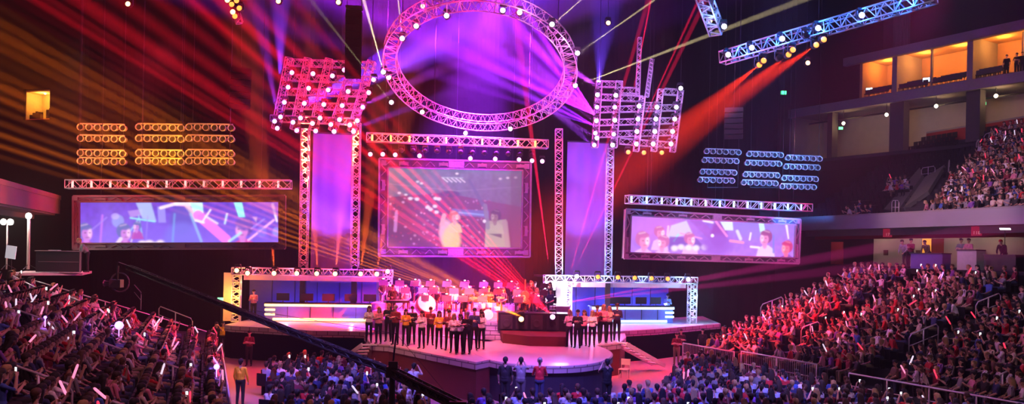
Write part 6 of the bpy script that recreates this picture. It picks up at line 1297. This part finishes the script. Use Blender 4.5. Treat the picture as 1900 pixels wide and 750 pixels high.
# violet and magenta wash in the air behind and through the ring
for a, b, an, pw, c in (((560, 190), (1000, 0), 17, 1.2e+05, VIO), ((690, 150), (1060, -50), 20, 8.8e+04, (.25, .04, 1)), ((1108, 160), (760, -60), 15, 1.04e+05, (.6, .05, 1)), ((1108, 210), (760, -30), 12, 1.04e+05, (.75, .07, .9)), ((1104, 255), (880, 120), 8, 8.8e+04, (.5, .06, 1)), ((1106, 225), (840, 50), 7, 8e+04, (.3, .05, 1)), ((640, 245), (1000, 110), 7, 1e+05, (.3, .05, 1)), ((664, 200), (900, 90), 9, 6.4e+04, (.7, .06, 1)),
                       ((520, 140), (520, -80), 18, 5.6e+04, (.3, .04, 1)), ((512, 200), (470, -40), 12, 4.8e+04, (.45, .04, .9)), ((1110, 160), (1130, -60), 26, 3.2e4, (.16, .05, 1)), ((1100, 270), (1000, 180), 12, 4e+04, (.4, .05, 1))):
    spot(P(*a, 47.5), P(*b, 49), an, pw, c, .7, .1)
spot(P(930, -60, 51), P(880, 200, 50), 34, 9e4, (.35, .02, 1), .8, .2)
fan(P(560, 200, 47), P(1060, 30, 49), P(960, -90, 49), 2.0e6, (.14, .01, 1), 38, 1.0, 1.0); fan(P(1106, 215, 47.5), P(760, 70, 49), P(880, -140, 49), 2.2e6, (.38, .012, 1), 46, 2.0, 1.4)
fan(P(1106, 235, 47.5), P(780, 140, 49), P(800, 20, 49), 8e5, (.34, .015, 1), 52, .6, 1.2)
# red wash under the slanting blue truss
for a, b in (((1407, 122), (1240, 260)), ((1461, 103), (1290, 240)), ((1512, 86), (1310, 210))): spot(P(*a, 37.4), P(b[0] - 80, b[1] + 60, 40), 17, 6e4, (1, .03, .004), .8, .03)
# short orange flares over the left booth
for x, dx in ((589, -8), (623, 12), (670, 14), (552, -20), (700, 20), (510, -16)): spot(P(x, 500, 45.4), P(x + dx, 380, 46.2), 10, 8e4, (1, .10, .02), .6, .03)
# surfaces
def wash(src, dst, an, pw, c, vol=.25, blend=.6, r=.3): return spot(src, dst, an, pw, c, blend, r, vol)
wash((0, 26, 24), (1, 36, 1.6), 28, 17000, (1, .17, .45)); wash((6, 30, 22), (3, 39, 1.6), 26, 18000, (1, .08, .12)); wash((-8, 28, 22), (-3.5, 38, 2), 22, 15000, (1, .38, .30))
wash((-2, 30, 22), (-2.2, 43.6, 3), 24, 34000, (.95, .14, .85)); wash((4, 33, 20), (-2.5, 44, 3), 22, 20000, (1, .55, .95))
wash((2, 26, 16), (5, 39, 2.4), 14, 16000, (1, .30, .22))
for x, y, c, p in ((470, 700, (1, .03, .06), 22000), (1180, 690, (1, .02, .02), 26000), (1260, 675, (1, .03, .015), 16000), (800, 715, (1, .08, .10), 16000), (440, 745, (.9, .10, .35), 12000)):
    q = PZ(x, y, 0); wash((q.x * .8, q.y - 2, 18), q, 22, p * .9, c)
for x, y, c, p, an in ((620, 700, (.22, .16, 1), 26000, 30), (1080, 725, (.20, .14, 1), 30000, 32), (1330, 700, (.24, .18, 1), 28000, 30), (1560, 735, (.5, .25, .7), 7000, 30), (965, 700, (.45, .14, .9), 14000, 24)):
    q = PZ(x, y, 1.2); wash((q.x, q.y - 9, 17), q, an, p * .9, c, .15)
def rp3(x, y): s, d = plane_hit(RF, RU, RN, R_Z, sr, x, y, 1.1); q = RF + RU * s + RN * d; q.z = R_Z + sr * d + 1; return q
def lp3(x, y): s, d = plane_hit(LF, LU, LN, L_Z, sl, x, y, 1.1); q = LF + LU * s + LN * d; q.z = L_Z + sl * d + 1; return q
wash((2, 38, 14), rp3(1450, 600), 24, 46000, (1, .02, .03), .1); wash((0, 30, 15), rp3(1560, 560), 26, 10000, (1, .06, .12), .1); wash((4, 42, 12), rp3(1380, 590), 16, 12000, (.85, .18, .7), .1)
wash((4, 18, 24), rp3(1760, 600), 52, 4800, (.95, .55, .62), .05); wash((0, 34, 20), rp3(1700, 520), 34, 3500, (.8, .30, .65), .05)
wash((0, 30, 14), lp3(290, 590), 26, 26000, (1, .05, .24), .1); wash((-2, 12, 20), lp3(160, 660), 60, 5200, (.95, .30, .42), .05); wash((-2, 30, 16), lp3(330, 640), 24, 10000, (.9, .25, .6), .1)
wash((8, 20, 26), deck_pt(1840, 320), 30, 6000, (.75, .45, .75), .05); wash((20, 30, 20), Vector((25, 57, 9)), 40, 5000, (.45, .28, .8), .03); wash((12, 40, 8), P(1500, 400, 64), 8, 50000, (.05, .25, 1), .1)
wash(WA + Vector((-16, -22, 14)), (WA + WB) / 2 + Vector((0, 0, 6.8)), 50, 5000, (1, .48, .52), .03)
for x in (1560, 1640, 1700, 1780, 1850): q = on_wall(WA, WB, x, FN, -1.6); point((q.x, q.y, 8.2), 46, (1, .62, .5), .2, .1)  # added points without fixtures, out of sight behind the soffit, brighten the concourse
wash(FA.lerp(FB, .5) + Vector((-22, -14, 8)), FA.lerp(FB, .45), 50, 3500, (.55, .35, .9), .03)
wash((14, 30, 22), deck_pt(1720, 300) + Vector((0, 0, 6)), 26, 3500, (.8, .3, .35)); wash((10, 20, 22), bpt(1750), 60, 2200, (.65, .5, .8), .03)
for x in (1615, 1684, 1752, 1830, 1893): q = bpt(x, 2.6); point((q.x, q.y, 24.2), 200, (1, .38, .06), .3, .1)
wash((-10, 24, 12), LA.lerp(LB, .75), 26, 26000, (1, .03, .08), .1); wash((-12, 44, 5), LA.lerp(LB, .9), 20, 12000, (1, .10, .03), .1)
point(tl1 + Vector((0, -.5, 0)), 180, (1, .95, .85), .1, .6); point(tl2 + Vector((0, -.5, 0)), 180, (1, .95, .85), .1, .6)
wash((-14, 26, 13), (-22, 38.5, 5), 24, 2500, (.9, .8, .85), .05)
# lattice, ring, towers and trusses lit by added points just in front, no fixtures
def along(A, B, n, off, pw, c, r=.12, vol=.25):
    for i in range(n): point(A.lerp(B, (i + .5) / n) + Vector(off), pw * .22, c, r, vol)
for x in (545, 600, 650):
    for y in (135, 180, 222): point(P(x, y, Yg - 1.6), 100, (1, .01, .07) if y < 210 else (1, .08, .02), .3, .25)
point(P(505, 190, Yg - 1.5), 130, (.4, .03, 1), .3, .3); point(P(660, 210, Yg - 1.4), 120, (.75, .04, .9), .3, .3)
for x, c in ((1122, (.95, .15, 1)), (1185, (.5, .2, 1)), (1240, (.55, .35, 1))):
    for y in (180, 245): point(P(x, y, Yh - 1.7), 190, c, .3, .25)
for k in range(9):
    a = 2 * PI * k / 9 + .3; q = ringC + rp(a, rx - .2, 0) + Vector((0, -1.5, 0)); point(q, 170, (1, .01, .22) if k not in (0, 1) else (.9, .2, .9), .2, .2)
along(P(563, 494, 46.4), P(567, 240, 46.4), 5, (0, 0, 0), 110, (1, .05, .008)); along(P(658, 494, 46.8), P(662, 228, 46.8), 5, (0, 0, 0), 110, (1, .02, .015))
along(P(1037, 500, 48), P(1037, 240, 48), 5, (0, 0, 0), 110, (1, .05, .03)); along(P(1128, 500, 48.7), P(1132, 276, 48.7), 4, (0, 0, 0), 130, (.12, .35, 1))
along(P(680, 255, 48), P(1016, 268, 50), 9, (0, -.1, -.1), 420, (1, .06, .008)); along(P(124, 342, 42.5), P(540, 342, 43.1), 5, (0, -.2, 0), 150, (1, .03, .03)); along(P(1163, 370, 46.5), P(1503, 386, 51.1), 5, (0, -.2, 0), 170, (.05, .30, 1))
along(P(1340, 108, 39.4), P(1735, -8, 32.4), 5, (0, 0, .1), 650, (.02, .16, 1)); point(P(1330, 40, 36.5), 150, (.15, .35, 1), .2, .3)
# booths
al = lambda e, p: local(e, p)
for t in (.12, .37, .62, .87): point(al(BL, (BLn_ * t, -.5, BLh + .1)), 55, (1, .10, .14), .1, .3); point(al(BR, (BRn_ * t, -.5, BRh + .1)), 60, (.2, .4, 1), .1, .3)
point(al(BL, (.1, -.7, 1.4)), 180, (1, .35, .05), .1, .2); point(al(BL, (.9, .5, 2.2)), 60, (1, .30, .10), .1, .2); point(al(BL, (BLn_ - .2, -.7, 1.6)), 140, (1, .20, .5), .1, .2)
for t in (.3, .5, .7, .85): point(al(BL, (BLn_ * t, 1.7, .9)), 34, (.10, .07, 1), .2, .1); point(al(BR, (BRn_ * t, 1.6, 1.0)), 75, (.12, .16, 1), .2, .1)
for t in (.35, .75): point(al(BL, (BLn_ * t, -.7, .5)), 40, (.25, .12, 1), .2, .1); point(al(BR, (BRn_ * t + 1, -.7, .6)), 60, (.15, .3, 1), .2, .1); point(al(BL, (BLn_ * t, -1.0, .35)), 30, (1, .35, .08), .2, .1)
point(al(BR, (.9, -.7, 1.2)), 420, (1, .75, .95), .15, .4); point(al(BR, (.9, -.7, 2.4)), 320, (.9, .75, 1), .15, .4); point(al(BR, (.1, -.6, 1.6)), 200, (1, .35, .55), .1, .3); point(al(BR, (BRn_ + .1, -.7, 1.6)), 240, (.30, .65, 1), .1, .2); point(al(BR, (BRn_ * .3, -.5, .7)), 90, (1, .2, .5), .1, .2)
# screens' frames and drops
wash(P(845, 300, 40) + Vector((0, 0, -2)), P(845, 385, 50), 34, 2600, (.42, .22, .95), .04); wash((-6, 34, 14), P(700, 400, 50), 20, 1500, (1, .05, .3), .04)
wash(P(335, 500, 34), P(335, 440, 43), 40, 900, (.55, .25, .5), .04); wash(P(1320, 520, 38), P(1320, 440, 49), 40, 1800, (.75, .4, .75), .04)
wash(P(614, 470, 45.2) , P(614, 360, 48.6), 60, 2600, (.16, .06, 1), .1); wash(P(614, 300, 44.6), P(614, 300, 48.6), 50, 300, (.4, .10, .9), .1)
wash(P(1086, 480, 47.5), P(1086, 360, 50.6), 60, 1900, (.18, .07, 1), .1); wash(P(1086, 320, 47), P(1086, 300, 50.6), 50, 600, (.5, .14, 1), .1)
# par banks lit from in front and below
for x, y, p in ((180, 330, 1300), (290, 330, 1900), (385, 330, 1000)): wash(P(x, y, 42.5) + Vector((0, 0, .8)), P(x, 268, 46), 60, p * 1.5, (1, .30, .012), .15)
for x, y, p in ((1340, 380, 1300), (1420, 380, 1800), (1490, 380, 1500)): wash(P(x, y, 50) + Vector((0, 0, 1)), P(x, 312, 54), 60, p * 1.6, (.05, .30, 1), .15)
# added fill spots without fixtures, tinting the hall air faint red and violet
spot((10, 44, 26), (-20, 44, 18), 60, 6e3, (1, .01, .03), 1.0, .2); spot((24, 44, 24), (14, 48, 4), 60, 5e3, (.7, .02, .25), 1.0, .2)
